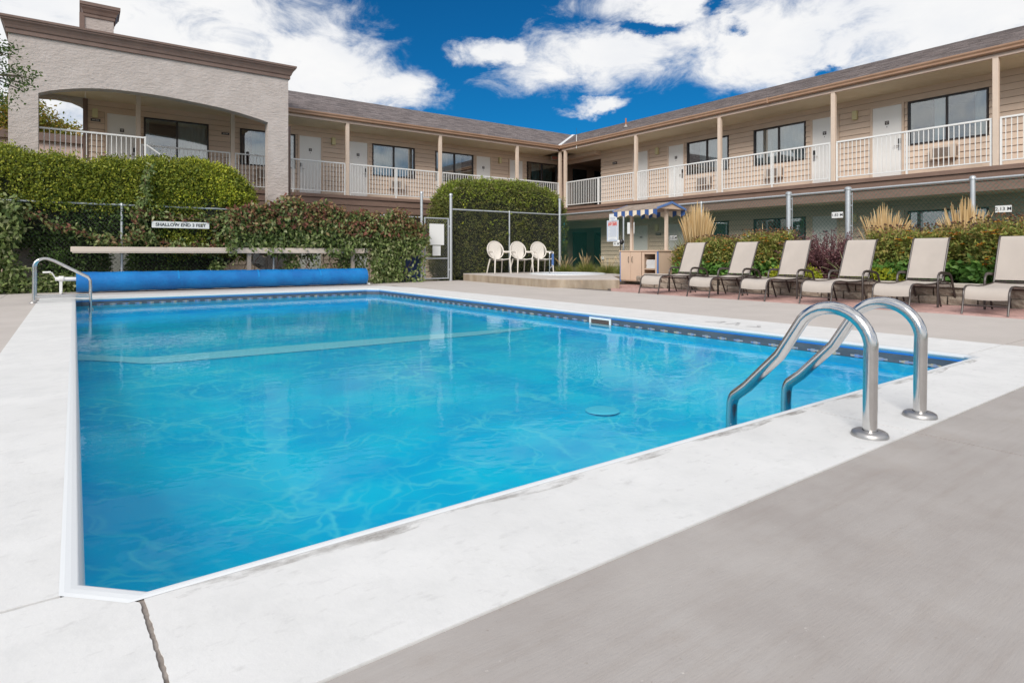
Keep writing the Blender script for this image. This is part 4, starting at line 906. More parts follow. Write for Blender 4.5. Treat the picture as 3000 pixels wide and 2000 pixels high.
# ---- resin chairs
def resin_chair():
    t = thing('resin_chair', '', 'chair', (0, 0, 0), 0, 'resin chairs on the spa platform')
    # local: faces -y, x right
    seat = MB(); rows = []
    for i in range(9):
        y = -.26+.48*i/8; z = .445-.03*math.sin(math.pi*i/8)-.02*i/8+(-.02 if i == 0 else 0); hw = .25-.03*i/8
        rows.append([(-hw, y, z+.012), (-hw*.5, y, z-.008), (0, y, z-.012), (hw*.5, y, z-.008), (hw, y, z+.012)])
    seat.sheet(rows); seat.sheet([[(a, b, c-.02) for a, b, c in r] for r in rows]); seat.tube([rows[0][0], rows[0][2], rows[0][4]], .014, 6)
    seat.obj('seat', M['resin'], t, True)
    bk = MB(); cx, cz, rx, rz_ = 0, .70, .265, .27
    lean = lambda z: .20+.30*(z-.42)
    ringp = [(rx*math.cos(R(a)), lean(cz+rz_*math.sin(R(a)))-.02*math.cos(R(a))**2, cz+rz_*math.sin(R(a))) for a in range(-75, 256, 15)]
    bk.tube(ringp, .024, 8, flat=.7); bk.tube([ringp[0], ringp[-1]], .02, 6)
    for k in range(-6, 7):
        x = k*.037; h = rz_*math.sqrt(max(0, 1-(x/rx)**2)); zt = cz+h; zb = max(cz-h, .44); mid = (zt+zb)/2
        if zt-zb > .05: bk.tube([(x*.8, lean(zb), zb), (x, lean(mid)+.012, mid), (x, lean(zt), zt)], .0075, 6, flat=2.2)
    bk.obj('backrest', M['resin'], t, True)
    for sx_ in (-1, 1):
        MB().tube([(sx_*.235, -.25, .46), (sx_*.25, -.27, .25), (sx_*.265, -.29, 0)], [.036, .032, .024], 8, flat=.6).obj('leg', M['resin'], t, True)
        MB().tube([(sx_*.20, .20, .43), (sx_*.225, .28, .22), (sx_*.245, .34, 0)], [.034, .03, .022], 8, flat=.6).obj('leg', M['resin'], t, True)
        MB().tube([(sx_*.24, -.26, .44), (sx_*.268, -.265, .56), (sx_*.278, -.23, .635), (sx_*.282, -.1, .648), (sx_*.275, .1, .645), (sx_*.255, .24, .66)], [.026, .026, .026, .03, .03, .024], 8, flat=.6).obj('armrest', M['resin'], t, True)
    return t
ch0 = resin_chair()
for i, (x, y, rz, lb_) in enumerate(((10.80, 15.62, -10, 'cream resin armchair by the hedge, farthest from the spa handrail'), (11.70, 15.62, -12, 'cream resin armchair in the middle of the three by the hedge'),
                                   (12.50, 15.55, -14, 'cream resin armchair beside the spa handrail by the fence corner'))):
    o = ch0 if i == 0 else copy_tree(ch0); o.location = (x, y, .227); o.rotation_euler = (0, 0, R(rz)); o.scale = (1.06, 1.06, 1.05); o['label'] = lb_

# ================================================================== brick patio and planter
pb = holder('brick_patio')
MB().prism([(9.56, -2), (14, -2), (14, 11.8), (11.4, 11.8), (10.15, 10.05), (9.56, 9.32)], -.1, -.012).obj('sand_bed', M['joint'], pb)
bm_ = MB().bbox(.003, .003, -.05, .102, .207, 0, .004).mesh('brick', M['brick'])
cells = []
for r in range(0, 36):
    x = 9.565+r*.105
    for c in range(-8, 56):
        y = c*.21+(.105 if r % 2 else 0)
        if y > 9.25+(x-9.565)*1.05 or y > 11.3: continue
        if x > 11.28 and y < 10.0: continue
        if x > 13.2: continue
        cells.append((x, y))
cells.sort(key=lambda p: (abs(p[1]-3.2)*.55+abs(p[0]-9.6)))
for (x, y) in cells[:300]: link('brick', bm_, pb, (x, y, rng.uniform(-.003, .002)))
rest = MB()
for (x, y) in cells[300:]:
    z = rng.uniform(-.003, .002); rest.box(x+.003, y+.003, -.03, x+.102, y+.207, z)
stuff(rest.obj('bricks', mat('brick_paver_mix', (.43, .26, .23), .9, (.57, .37, .33), 4.5, lo=.3, hi=.7, bump=.3, bscale=40), pb))
pw_ = thing('retaining_wall', 'low split face block retaining wall with pale caps in front of the flower bed', 'wall', (11.35, 5, 0))
bl = MB(); 
def rough_block(l, h, sd):
    r_ = random.Random(sd); mb = MB(); n = 5; rows = []
    for i in range(4):
        z = h*i/3; rows.append([(-.02*r_.random()*(0 < i < 3 or 1)-(.012 if 0 < i < 3 else 0), .006+(l-.012)*k/n, z) for k in range(n+1)])
    mb.sheet(rows); mb.add([(0.0, .006, 0), (.22, .006, 0), (.22, .006, h), (0, .006, h), (0, l-.006, 0), (.22, l-.006, 0), (.22, l-.006, h), (0, l-.006, h)], [(0, 1, 2, 3), (4, 7, 6, 5), (3, 2, 6, 7), (1, 5, 6, 2)])
    return mb.mesh('block', M['block'])
bv = [rough_block(.40, .135, k) for k in range(5)]; hv = rough_block(.2, .135, 9)
for row in range(2):
    k = 0; y = -2.4+(.2 if row else 0)
    while y < 10.05: link('block', bv[(k*3+row*2) % 5], pw_, (.02+.015*row, y-5, row*.141)); y += .405; k += 1
cpm = MB().bbox(-.03, .004, 0, .26, .396, .062, .008).mesh('cap_stone', M['cap'])
y = -2.4
while y < 10.0: link('cap_stone', cpm, pw_, (.0, y-5, .283)); y += .402
structure(MB().box(11.6, -2.4, -.1, 16.4, 10.4, .27).box(13.76, 10.4, -.1, 16.4, 16.1, .16).obj('flower_bed', M['soil']))

# ================================================================== loungers
def lounger():
    t = thing('pool_lounger', '', 'lounger', (0, 0, 0), 0, 'sling loungers facing the pool')
    W = .50; f0 = [(.065, .205), (.062, .24), (.075, .30), (.11, .345), (.165, .368), (.28, .372), (.55, .352), (.85, .352), (1.15, .372), (1.30, .388)]
    sm = MB(); rows = [[(x, .012+(W-.024)*k/6, z-.010*math.sin(math.pi*k/6)) for k in range(7)] for x, z in f0]; sm.sheet(rows); sm.sheet([[(x, y, z-.004) for x, y, z in r] for r in rows])
    sm.obj('seat_sling', M['fabric'], t, True)
    b0 = [(1.315, .43), (1.36, .53), (1.43, .70), (1.50, .86), (1.565, 1.01), (1.59, 1.055), (1.62, 1.075), (1.65, 1.068), (1.665, 1.04)]
    sb = MB(); rows = [[(x+.014*math.sin(math.pi*k/6), .012+(W-.024)*k/6, z) for k in range(7)] for x, z in b0]; sb.sheet(rows); sb.sheet([[(x+.004, y, z-.002) for x, y, z in r] for r in rows])
    sb.obj('back_sling', M['fabric'], t, True)
    for y in (0.0, W):
        MB().tube([(0, y, 0), (.035, y, .11), (.06, y, .205), (.06, y, .25), (.075, y, .305), (.115, y, .35), (.17, y, .372), (.30, y, .376), (.6, y, .356), (.9, y, .356), (1.2, y, .376), (1.33, y, .392), (1.55, y, .36)], .0135, 8).obj('side_rail', M['bronze'], t, True)
        MB().tube([(1.305, y, .395), (1.36, y, .53), (1.50, y, .86), (1.565, y, 1.01), (1.592, y, 1.057), (1.622, y, 1.077), (1.652, y, 1.07)], .0135, 8).obj('back_rail', M['bronze'], t, True)
        yo = y-.03 if y == 0 else y+.03
        MB().tube([(1.02, yo, 0), (1.02, yo, .25), (1.022, yo, .41), (1.04, yo, .475), (1.085, yo, .515), (1.16, yo, .526), (1.35, yo, .515), (1.50, yo, .50), (1.56, yo, .478), (1.60, yo, .42), (1.68, yo, .26), (1.84, yo, 0)], .0165, 8, flat=1.35).obj('armrest', M['bronze'], t, True)
        MB().tube([(1.06, y, .37), (1.14, y, .2), (1.24, y, 0)], .014, 8).obj('leg', M['bronze'], t, True)
    MB().tube([(.035, 0, .12), (.035, W, .12)], .0095, 8).obj('cross_bar', M['bronze'], t, True)
    for xb_, zb_, yb_ in ((1.10, .30, .03), (1.315, .40, 0), (1.62, .34, .03)): MB().tube([(xb_, -yb_, zb_), (xb_, W+yb_, zb_)], .0115, 8).obj('under_brace', M['bronze'], t, True)
    MB().tube([(1.492, .06, .77), (1.60, .06, .36)], .009, 6).obj('back_prop', M['bronze'], t, True)
    MB().tube([(1.492, W-.06, .77), (1.60, W-.06, .36)], .009, 6).obj('back_prop', M['bronze'], t, True)
    MB().tube([(1.655, .0, 1.065), (1.655, W, 1.065)], .012, 8).obj('top_bar', M['bronze'], t, True)
    return t
lo0 = lounger()
LB = ['tan sling lounger with dark frame in front of the towel cart', 'tan sling lounger, second from the towel cart, below the 1.52 M sign', 'tan sling lounger in front of the purple barberry, third from the towel cart',
      'tan sling lounger beside the striped leaf plant, fourth from the towel cart', 'tan sling lounger behind the curved grab rails, fifth from the towel cart', 'tan sling lounger farthest from the towel cart, cut off by the picture edge']
for i, (x, y, rz) in enumerate(((9.50, 8.07, .5), (9.53, 6.88, -.8), (9.57, 5.78, .3), (9.60, 4.68, -.4), (9.60, 3.58, .6), (9.735, 2.485, 0))):
    o = lo0 if i == 0 else copy_tree(lo0); o.location = (x, y, .004); o.rotation_euler = (0, 0, R(rz)); o['label'] = LB[i]
    a = R((0, 1.2, -.9, 1.6, .4, -1.1)[i])          # each back stands at a slightly different angle
    for c in o.children:
        if c.name.split('.')[0] in ('back_sling', 'back_rail', 'top_bar'):
            c.rotation_euler = (0, a, 0); c.location = (1.31-(1.31*math.cos(a)+.395*math.sin(a)), 0, .395-(-1.31*math.sin(a)+.395*math.cos(a)))

# ================================================================== towel cart
CX, CY = 12.06, 10.24
ca = thing('towel_cart', 'tan towel cabinet on casters with little gabled roof and striped awning', 'cart', (CX, CY, 0))
W_, Dp = 1.31, .86; zt, zb = .90, .10
cb = MB()
cb.box(.0, 0, zb, Dp, .02, zt); cb.box(0, W_-.02, zb, Dp, W_, zt); cb.box(Dp-.02, .02, zb, Dp, W_-.02, zt); cb.box(0, .02, zb, Dp-.02, W_-.02, zb+.02); cb.box(0, .02, zt-.02, Dp-.02, W_-.02, zt)
cb.box(.0, .52, zb+.02, Dp-.02, .54, zt-.02); cb.box(.02, .02, .42, Dp-.02, .52, .44)
cb.box(0, .02, zb+.02, .02, .085, zt-.02); cb.box(0, .46, zb+.02, .02, .52, zt-.02); cb.box(.0, .085, zt-.07, .02, .46, zt-.02)
cb.obj('cabinet', M['cart'], ca)
MB().box(-.03, -.03, zt+.001, Dp+.03, W_+.03, zt+.03).obj('counter_top', M['cart'], ca)
MB().box(.024, .088, .44, .84, .458, .45).obj('shelf_liner', M['cart_in'], ca)
for k, (a, b) in enumerate(((.55, .915), (.925, 1.29))):
    d_ = MB().box(-.016, a, zb+.025, -.001, b, zt-.015).obj('cabinet_door', M['cart'], ca); yh = b-.06 if k == 0 else a+.06
    MB().tube([(-.016, yh, .60), (-.04, yh, .62), (-.045, yh, .68), (-.04, yh, .74), (-.016, yh, .76)], .008, 6).obj('handle', M['bronze'], d_, True)
for (x, y) in ((-.012, -.012), (Dp-.02, -.012), (-.012, W_-.02)): MB().box(x, y, zb-.02, x+.032, y+.032, zt).obj('corner_trim', M['blue'], ca)
for (x, y) in ((.08, .08), (Dp-.08, .08), (.08, W_-.08), (Dp-.08, W_-.08)): MB().tube([(x, y-.018, .042), (x, y+.018, .042)], .04, 12).box(x-.015, y-.022, .04, x+.015, y+.022, zb).obj('caster', M['steel_dull'], ca)
for y in (.05, 1.26): MB().box(.36, y-.035, zt+.03, .43, y+.035, 2.12).obj('roof_post', M['post'], ca)
# roof: ridge along y
ry0, ry1, rx0, rx1, rxm, ze, zr = -.14, 1.42, -.17, .95, .39, 2.01, 2.185
rf = MB()
for sgn in (0, 1):
    xe_ = rx0 if sgn == 0 else rx1
    rf.add([(xe_, ry0, ze), (xe_, ry1, ze), (rxm, ry1, zr), (rxm, ry0, zr), (xe_, ry0, ze-.025), (xe_, ry1, ze-.025), (rxm, ry1, zr-.025), (rxm, ry0, zr-.025)], [(0, 1, 2, 3), (4, 5, 6, 7), (0, 1, 5, 4), (0, 3, 7, 4), (1, 2, 6, 5)])
rfo = rf.obj('cart_roof', M['cedar'], ca)
for k in range(5):
    t0 = k/5; 
    for sgn in (0, 1):
        xe_ = rx0 if sgn == 0 else rx1; xa = xe_+(rxm-xe_)*t0; xb = xe_+(rxm-xe_)*(t0+.22); za = ze+(zr-ze)*t0; zb_ = ze+(zr-ze)*(t0+.22)
        MB().add([(xa, ry0, za+.016), (xa, ry1, za+.016), (xb, ry1, zb_+.004), (xb, ry0, zb_+.004), (xa, ry0, za), (xa, ry1, za)], [(0, 1, 2, 3), (4, 5, 1, 0)]).obj('roof_slat', M['cedar'], rfo)
for y in (ry0, ry1):
    gm = MB()
    for sgn in (0, 1):
        xe_ = rx0-.01 if sgn == 0 else rx1+.01
        vs = [(xe_, y-.012, ze-.035), (rxm, y-.012, zr-.045), (rxm, y-.012, zr+.015), (xe_, y-.012, ze+.02)]; vs += [(a, b+.024, c) for a, b, c in vs]
        gm.add(vs, [(0, 1, 2, 3), (7, 6, 5, 4), (0, 4, 5, 1), (2, 6, 7, 3), (0, 3, 7, 4)])
    gm.obj('gable_trim', M['blue'], rfo)
    MB().add([(rx0+.05, y+.015, ze-.01), (rx1-.05, y+.015, ze-.01), (rxm, y+.015, zr-.03), (rx0+.05, y+.03, ze-.01), (rx1-.05, y+.03, ze-.01), (rxm, y+.03, zr-.03)], [(0, 1, 2), (5, 4, 3), (0, 3, 4, 1)]).obj('gable_panel', M['cart'], rfo)
def valance(x0, y0, x1, y1, n):
    for k in range(n):
        a, b = k/n, (k+1)/n; rows = [[], []]
        for i in range(7):
            t = a+(b-a)*i/6; drop = .15+.022*math.sin(math.pi*2*(t*n/2-.25)) ; bul = .012*math.sin(math.pi*2*t*n/2)
            x, y = x0+(x1-x0)*t, y0+(y1-y0)*t; nx, ny = (y1-y0), -(x1-x0); q = math.hypot(nx, ny); nx, ny = nx/q, ny/q
            rows[0].append((x, y, ze-.012)); rows[1].append((x-nx*bul, y-ny*bul, ze-.012-drop))
        mb = MB().sheet(rows); mb.sheet([[(p+.003, q_+.003, r_) for p, q_, r_ in rw] for rw in rows]); mb.obj('awning_stripe', M['stripe_blue' if k % 2 == 0 else 'stripe_cream'], ca, True)
valance(rx0+.004, ry1-.02, rx0+.004, ry0+.02, 11); valance(rx1-.006, ry0+.02, rx1-.006, ry1-.02, 11)
tg = thing('towel_stack', 'stack of folded white towels on the shelf of the cart', 'towels', (CX+.22, CY+.27, .451))
for k in range(8):
    w2 = .15+.008*rng.rand(); l2 = .17; h = .028; mb = MB(); pr = [(-l2, .004), (-l2-.008, h*.5), (-l2, h-.002), (l2, h), (l2, .003)]
    n = len(pr); mb.add([(x, -w2, z) for x, z in pr]+[(x, w2, z) for x, z in pr], [(i, (i+1) % n, n+(i+1) % n, n+i) for i in range(n)]+[tuple(range(n)), tuple(range(2*n-1, n-1, -1))])
    mb.obj('towel', M['towel'], tg, False, (rng.uniform(-.01, .01), rng.uniform(-.008, .008), k*.0285))
# small lamp on the fence beside the cart
lp = thing('post_lamp', 'small white globe lamp with black hood on a thin black stem by the fence', 'lamp', (XF-.35, 13.0, .16))
MB().tube([(0, 0, 0), (0, 0, 1.0)], .014, 8).obj('stem', M['black'], lp, True)
MB().lathe([(0, 1.14), (.05, 1.12), (.075, 1.07), (.07, 1.02), (.04, .98), (0, .97)], (.02, -.03, 0), 16).obj('hood', M['black'], lp, True)
MB().lathe([(0, 1.11), (.035, 1.10), (.05, 1.06), (.035, 1.02), (0, 1.01)], (-.06, .02, 0), 14).obj('globe', M['sign'], lp, True)

# ================================================================== solar cover reel, long board, bin
rl_ = thing('solar_cover_reel', 'rolled blue solar pool cover on its white reel along the far edge', 'pool cover', (3.1, 15.45, 0))
rc = MB(); n = 26; rows = []
for i in range(61):
    x = -3.17+6.34*i/60; r0 = .212+.004*math.sin(i*.9)+.003*math.sin(i*2.7); rows.append([(x, r0*math.cos(2*math.pi*k/n)*(1+.01*math.sin(k*3+i*.5)), .235+r0*math.sin(2*math.pi*k/n)) for k in range(n+1)])
rc.sheet(rows)
for i, sgn in ((0, 1), (60, -1)):
    x = rows[i][0][0]
    for a, b in ((.212, .19), (.186, .165), (.16, .135), (.13, .10)): rc.sheet([[(x+sgn*.0, a*math.cos(2*math.pi*k/n), .235+a*math.sin(2*math.pi*k/n)) for k in range(n+1)], [(x+sgn*.02, b*math.cos(2*math.pi*k/n), .235+b*math.sin(2*math.pi*k/n)) for k in range(n+1)]])
    rc.sheet([[(x+sgn*.015, .2*math.cos(2*math.pi*k/n), .235+.2*math.sin(2*math.pi*k/n)) for k in range(n+1)], [(x+sgn*.015, .0, .235) for k in range(n+1)]])
rc.obj('rolled_cover', M['cover'], rl_, True)
cuf = MB()
for xs_ in (-1.3, .4, 1.9):
    cuf.sheet([[(xs_+q, -.2155*math.cos(a), .235+.2155*math.sin(a)) for a in [R(10+150*k/12) for k in range(13)]] for q in (-.02, .02)])
cuf.obj('cover_seam', mat('cover_seam_blue', (.0, .24, .62), .4), rl_, True)
ax = MB().tube([(-3.52, 0, .31), (-3.12, 0, .30)], .042, 14).tube([(-3.46, 0, .31), (-3.38, 0, .31)], .06, 14).obj('axle', M['white'], rl_, True)
MB().box(-3.45, -.03, .03, -3.40, .03, .36).tube([(-3.425, -.2, .03), (-3.425, .2, .03)], .022, 10).box(3.19, -.03, .03, 3.23, .03, .33).tube([(3.21, -.2, .03), (3.21, .2, .03)], .022, 10).obj('stand', M['white'], rl_)
MB().tube([(-3.50, 0, .31), (-3.53, -.02, .36), (-3.57, -.04, .44), (-3.60, -.04, .452)], .013, 8).tube([(-3.59, -.04, .452), (-3.72, -.04, .448)], .02, 10).obj('crank', M['white'], rl_, True)
bb = thing('plank_bench', 'long beige board on posts running above the blue pool cover', 'bench', (3.14, 15.95, 0))
MB().bbox(-3.31, -.02, .875, 3.31, .22, .985, .008).box(-3.28, -.012, .85, 3.28, .2, .874).obj('board', M['board'], bb)
for x in (.30, 3.0): MB().box(x-.045, .05, -.02, x+.045, .14, .849).obj('bench_post', M['wood'], bb)
bi = thing('waste_bin', 'dark blue lidded bin half covered by creeper beside the gate', 'bin', (8.22, 16.72, -.1))
MB().add([(-.26, -.2, 0), (.26, -.2, 0), (.26, .2, 0), (-.26, .2, 0), (-.31, -.25, .82), (.31, -.25, .82), (.31, .25, .82), (-.31, .25, .82)], [(0, 3, 2, 1), (0, 1, 5, 4), (1, 2, 6, 5), (2, 3, 7, 6), (3, 0, 4, 7)]).obj('body', M['bin'], bi)
MB().bbox(-.33, -.28, .821, .33, .27, .88, .015).obj('lid', M['bin'], bi)
for x in (-.27, .27): MB().tube([(x-.03, .2, .08), (x+.03, .2, .08)], .08, 12).obj('wheel', M['black'], bi)

# ================================================================== planting
def hedge(name, label, cat_, boxes, group=None, leafsets=(), core=M['core']):
    c0 = np.array(boxes[0][0], float); t = thing(name, label, cat_, (c0[0], c0[1], 0), 0, group); off = np.array([c0[0], c0[1], 0])
    return t, off
def fill(t, off, c, h, p, M1, k, spread, ln, wd, mt, name, zmin=-1, amp=.06, f=3.0, out=.7, jit=.7, droop=0, zcut=0, front=None, keep=None):
    P, nr = super_surf(M1, np.array(c, float), np.array(h, float), p, zmin)
    P = P+nr*(lumps(P, amp, f)[:, None])+nr*rng.uniform(-.08, .02, (len(P), 1))
    ok = P[:, 2] > zcut
    if front is not None: ok &= front(P, nr)
    if keep is not None: ok &= keep(P)
    P, nr = P[ok], nr[ok]
    return leaf_obj(name, *(lambda a: (a[0]-off, *a[1:]))(tufts(P, nr, k, spread, ln, wd, out, jit, droop)), mt, t)
vis = lambda P, nr: (nr[:, 1] < .35)
# big hedge left behind the fence
t, off = hedge('clipped_hedge', 'broad bright green hedge behind the left fence, in front of the stucco arch', 'hedge', [((.3, 17.05, 0),)])
for (c, h, p, up) in (((-1.6, 16.95, 2.02), (2.6, .62, .93), 4, 1), ((1.55, 17.0, 2.06), (1.75, .66, .93), 3.6, 1), ((-.14, 16.95, .8), (.56, .5, 1.0), 3.5, 0), ((1.9, 16.95, .8), (.95, .5, 1.0), 3.5, 0)):
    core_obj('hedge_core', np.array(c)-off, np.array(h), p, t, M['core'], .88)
    if up: fill(t, off, c, h, p, 9500, 8, .07, .066, .034, M['lf_hedge'], 'foliage', zmin=-.2, zcut=1.6, front=vis, amp=.09, droop=.1)
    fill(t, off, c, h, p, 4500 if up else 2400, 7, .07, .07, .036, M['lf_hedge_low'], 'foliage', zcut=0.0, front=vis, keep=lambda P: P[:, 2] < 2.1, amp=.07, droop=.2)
# golden rounded shrub at its right end
t, off = hedge('golden_shrub', 'rounded yellow green shrub at the right end of the long hedge', 'shrub', [((2.75, 16.85, 0),)])
c, h = (2.55, 16.95, 1.68), (1.15, .72, 1.40)
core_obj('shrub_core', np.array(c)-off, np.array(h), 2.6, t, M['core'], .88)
fill(t, off, c, h, 2.6, 4600, 7, .055, .066, .034, M['lf_yellow'], 'foliage', zmin=-.1, zcut=2.1, front=vis, keep=lambda P: (np.sin(P[:, 0]*5)+np.sin(P[:, 2]*6+1)+rng.normal(0, .6, len(P)) > -.1), amp=.08)
fill(t, off, c, h, 2.6, 5000, 7, .055, .066, .034, M['lf_hedge'], 'foliage', zmin=-.6, zcut=.3, front=vis, amp=.08)
# arched cedar hedge by the corner
t, off = hedge('arched_hedge', 'tall round topped dark cedar hedge behind the three resin chairs', 'hedge', [((12.1, 17.25, 0),)])
c, h = (12.0, 17.25, 1.25), (2.62, .85, 2.05)
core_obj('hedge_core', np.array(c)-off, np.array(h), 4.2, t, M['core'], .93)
fill(t, off, c, h, 4.2, 13000, 7, .05, .07, .026, M['lf_yew'], 'foliage', zcut=.0, front=vis, amp=.04, f=4, droop=.15)
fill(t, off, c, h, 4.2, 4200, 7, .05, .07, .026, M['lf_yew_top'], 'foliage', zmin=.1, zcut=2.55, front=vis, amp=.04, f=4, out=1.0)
fill(t, off, c, h, 4.2, 130, 6, .05, .07, .04, M['lf_yellow'], 'foliage', zcut=.8, front=vis)
# stray shoots that break the clipped outlines
def shoots(t, off, c, h, p, n, mt):
    fill(t, off, c, np.array(h)*1.04, p, n, 5, .022, .075, .03, mt, 'stray_shoots', zmin=.0, zcut=c[2], front=vis, amp=.10, f=6, out=1.3, jit=.45)
for o_ in list(COL.objects):
    if o_.get('label', '').startswith('broad bright green hedge'):
        f_ = np.array([o_.location.x, o_.location.y, 0]); shoots(o_, f_, (-1.6, 16.95, 2.02), (2.6, .62, .93), 4, 420, M['lf_hedge']); shoots(o_, f_, (1.55, 17.0, 2.06), (1.75, .66, .93), 3.6, 300, M['lf_hedge'])
    if o_.get('label', '').startswith('tall round topped'):
        f_ = np.array([o_.location.x, o_.location.y, 0]); shoots(o_, f_, (12.0, 17.25, 1.25), (2.62, .85, 2.05), 4.2, 330, M['lf_yew_top'])
# creeper over the left fence
t, off = hedge('fence_creeper', 'green and reddish creeper heaped over the fence above the pool cover', 'creeper', [((5.5, 16.2, 0),)])
def vine_pts(n, xr, zr, y0=16.1, dy=.16, dens=None):
    P = np.stack([rng.uniform(*xr, n), np.zeros(n), rng.uniform(*zr, n)], 1)
    P[:, 1] = y0-dy*(.5+.5*np.sin(P[:, 0]*2.1+P[:, 2]*1.7))+rng.normal(0, .07, n)
    if dens is not None: P = P[dens(P)]
    nr = unit(np.stack([rng.normal(0, .35, len(P)), -np.ones(len(P)), rng.normal(.25, .35, len(P))], 1)); return P, nr
top = lambda x: 2.10+.12*np.sin(x*1.7)-.02*np.maximum(0, x-5)-.55*np.maximum(0, x-7.3)**1.4+.06*np.sin(x*6.1)-.10*np.maximum(0, 4.0-x)
lowb = lambda x: np.where(x < 6.7, .93+.12*np.sin(x*4.1), .05)
gap = lambda P: ~((P[:, 0] > 3.15) & (P[:, 0] < 4.35) & (P[:, 2] < .86)) 
def vk(P): return (P[:, 2] < top(P[:, 0])) & (P[:, 2] > lowb(P[:, 0])) & ~((P[:, 0] > 7.62) & (P[:, 0] < 8.3) & (P[:, 2] > .08) & (P[:, 2] < .82) & (rng.rand(len(P)) < .86))
A = vine_pts(5200, (2.9, 8.35), (0, 2.5), dens=vk); B = vine_pts(1500, (2.9, 8.3), (1.35, 2.5), y0=16.05, dens=lambda P: (P[:, 2] < top(P[:, 0])+.05) & (P[:, 2] > top(P[:, 0])-.62+rng.normal(0, .12, len(P))))
C = vine_pts(1500, (2.6, 6.9), (.05, .95), y0=16.25, dy=.05, dens=lambda P: gap(P) & (np.sin(P[:, 0]*3.3)+np.sin(P[:, 0]*7.1+P[:, 2]*4)*.7+rng.normal(0, .5, len(P)) > -.1))
sub = lambda a: (a[0]-off, *a[1:])
leaf_obj('foliage', *sub(tufts(*A, 5, .05, .115, .062, .15, .55, .75)), M['lf_vine'], t); leaf_obj('red_foliage', *sub(tufts(*B, 5, .05, .115, .062, .2, .6, .55)), M['lf_vine_red'], t)
leaf_obj('foliage', *sub(tufts(*C, 4, .05, .10, .058, .15, .6, .6)), M['lf_vine'], t)
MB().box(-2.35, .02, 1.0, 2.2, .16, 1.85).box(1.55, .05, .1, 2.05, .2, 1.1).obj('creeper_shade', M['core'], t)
sm = MB()
for k in range(26):
    x = 2.9+5.3*rng.rand(); z = .1; pts = [(x-5.5, .05, 0)]
    for i in range(7): x += rng.normal(0, .12); z += .27; pts.append((x-5.5, rng.normal(0, .05), z))
    sm.tube(pts, .009, 5)
stuff(sm.obj('stems', M['stem'], t))
# strands hanging over the SHALLOW END sign and over the hedge face
t, off = hedge('trailing_creeper', 'red tinged creeper strands trailing across the left fence by the shallow end sign', 'creeper', [((1.6, 16.2, 0),)])
strands = [[(-1.15, 1.78), (-.55, 1.5), (.0, 1.32), (.35, 1.16), (.75, 1.06)], [(.95, 1.85), (1.05, 1.6), (1.15, 1.4), (1.35, 1.18)], [(1.0, 1.72), (1.6, 1.72), (2.2, 1.66), (2.8, 1.7), (3.2, 1.75)], [(.9, 1.38), (1.5, 1.1), (2.2, 1.02), (3.0, 1.05)],
           [(2.75, 1.75), (2.8, 1.45), (2.7, 1.15)], [(1.5, 1.86), (1.2, 1.78), (1.05, 1.9)], [(.4, 1.14), (.8, 1.13), (1.2, 1.25)], [(2.7, 1.6), (3.1, 1.3), (3.3, 1.05)], [(1.1, 1.95), (1.25, 2.2), (1.2, 2.6), (1.35, 2.9)]]
PP = []
smb = MB()
for s_ in strands:
    s_ = np.array(s_); 
    for a, b in zip(s_[:-1], s_[1:]):
        n = int(np.hypot(*(b-a))*46); u_ = rng.rand(n)[:, None]; q = a+(b-a)*u_; PP.append(np.stack([q[:, 0], np.full(n, 16.14)+rng.normal(0, .04, n), q[:, 1]+rng.normal(0, .05, n)], 1))
    smb.tube([(x-1.6, 16.16-16.2+.0, z) for x, z in s_], .008, 5)
stuff(smb.obj('stems', M['stem'], t)); P = np.concatenate(PP); P = P[~((P[:, 0] > 1.42) & (P[:, 0] < 2.42) & (P[:, 2] > 1.36) & (P[:, 2] < 1.68))]; nr = unit(np.stack([rng.normal(0, .4, len(P)), -np.ones(len(P)), rng.normal(.2, .4, len(P))], 1)); hf = (rng.rand(len(P)) < .6) | (P[:, 2] > 1.95)
leaf_obj('foliage', *sub(tufts(P[hf], nr[hf], 4, .05, .105, .055, .2, .6, .6)), M['lf_vine'], t); leaf_obj('red_foliage', *sub(tufts(P[~hf], nr[~hf], 4, .05, .10, .05, .2, .6, .6)), M['lf_vine_red'], t)
# creeper at the left end
t, off = hedge('corner_creeper', 'pale green creeper climbing the fence in front of the stucco pillar', 'creeper', [((-1.5, 16.1, 0),)])
P, nr = vine_pts(900, (-2.2, -1.0), (.02, 2.0), y0=16.15, dy=.1, dens=lambda P: (P[:, 0] < -1.05-.25*np.abs(P[:, 2]-.2)*0+.12*np.sin(P[:, 2]*5)) )
leaf_obj('foliage', *sub(tufts(P, nr, 5, .06, .12, .065, .2, .6, .6)), M['lf_vine'], t)
P, nr = vine_pts(260, (-1.25, .1), (.0, .32), y0=16.15, dy=.05); leaf_obj('foliage', *sub(tufts(P, nr, 5, .06, .09, .05, .2, .6, .3)), M['lf_vine'], t)

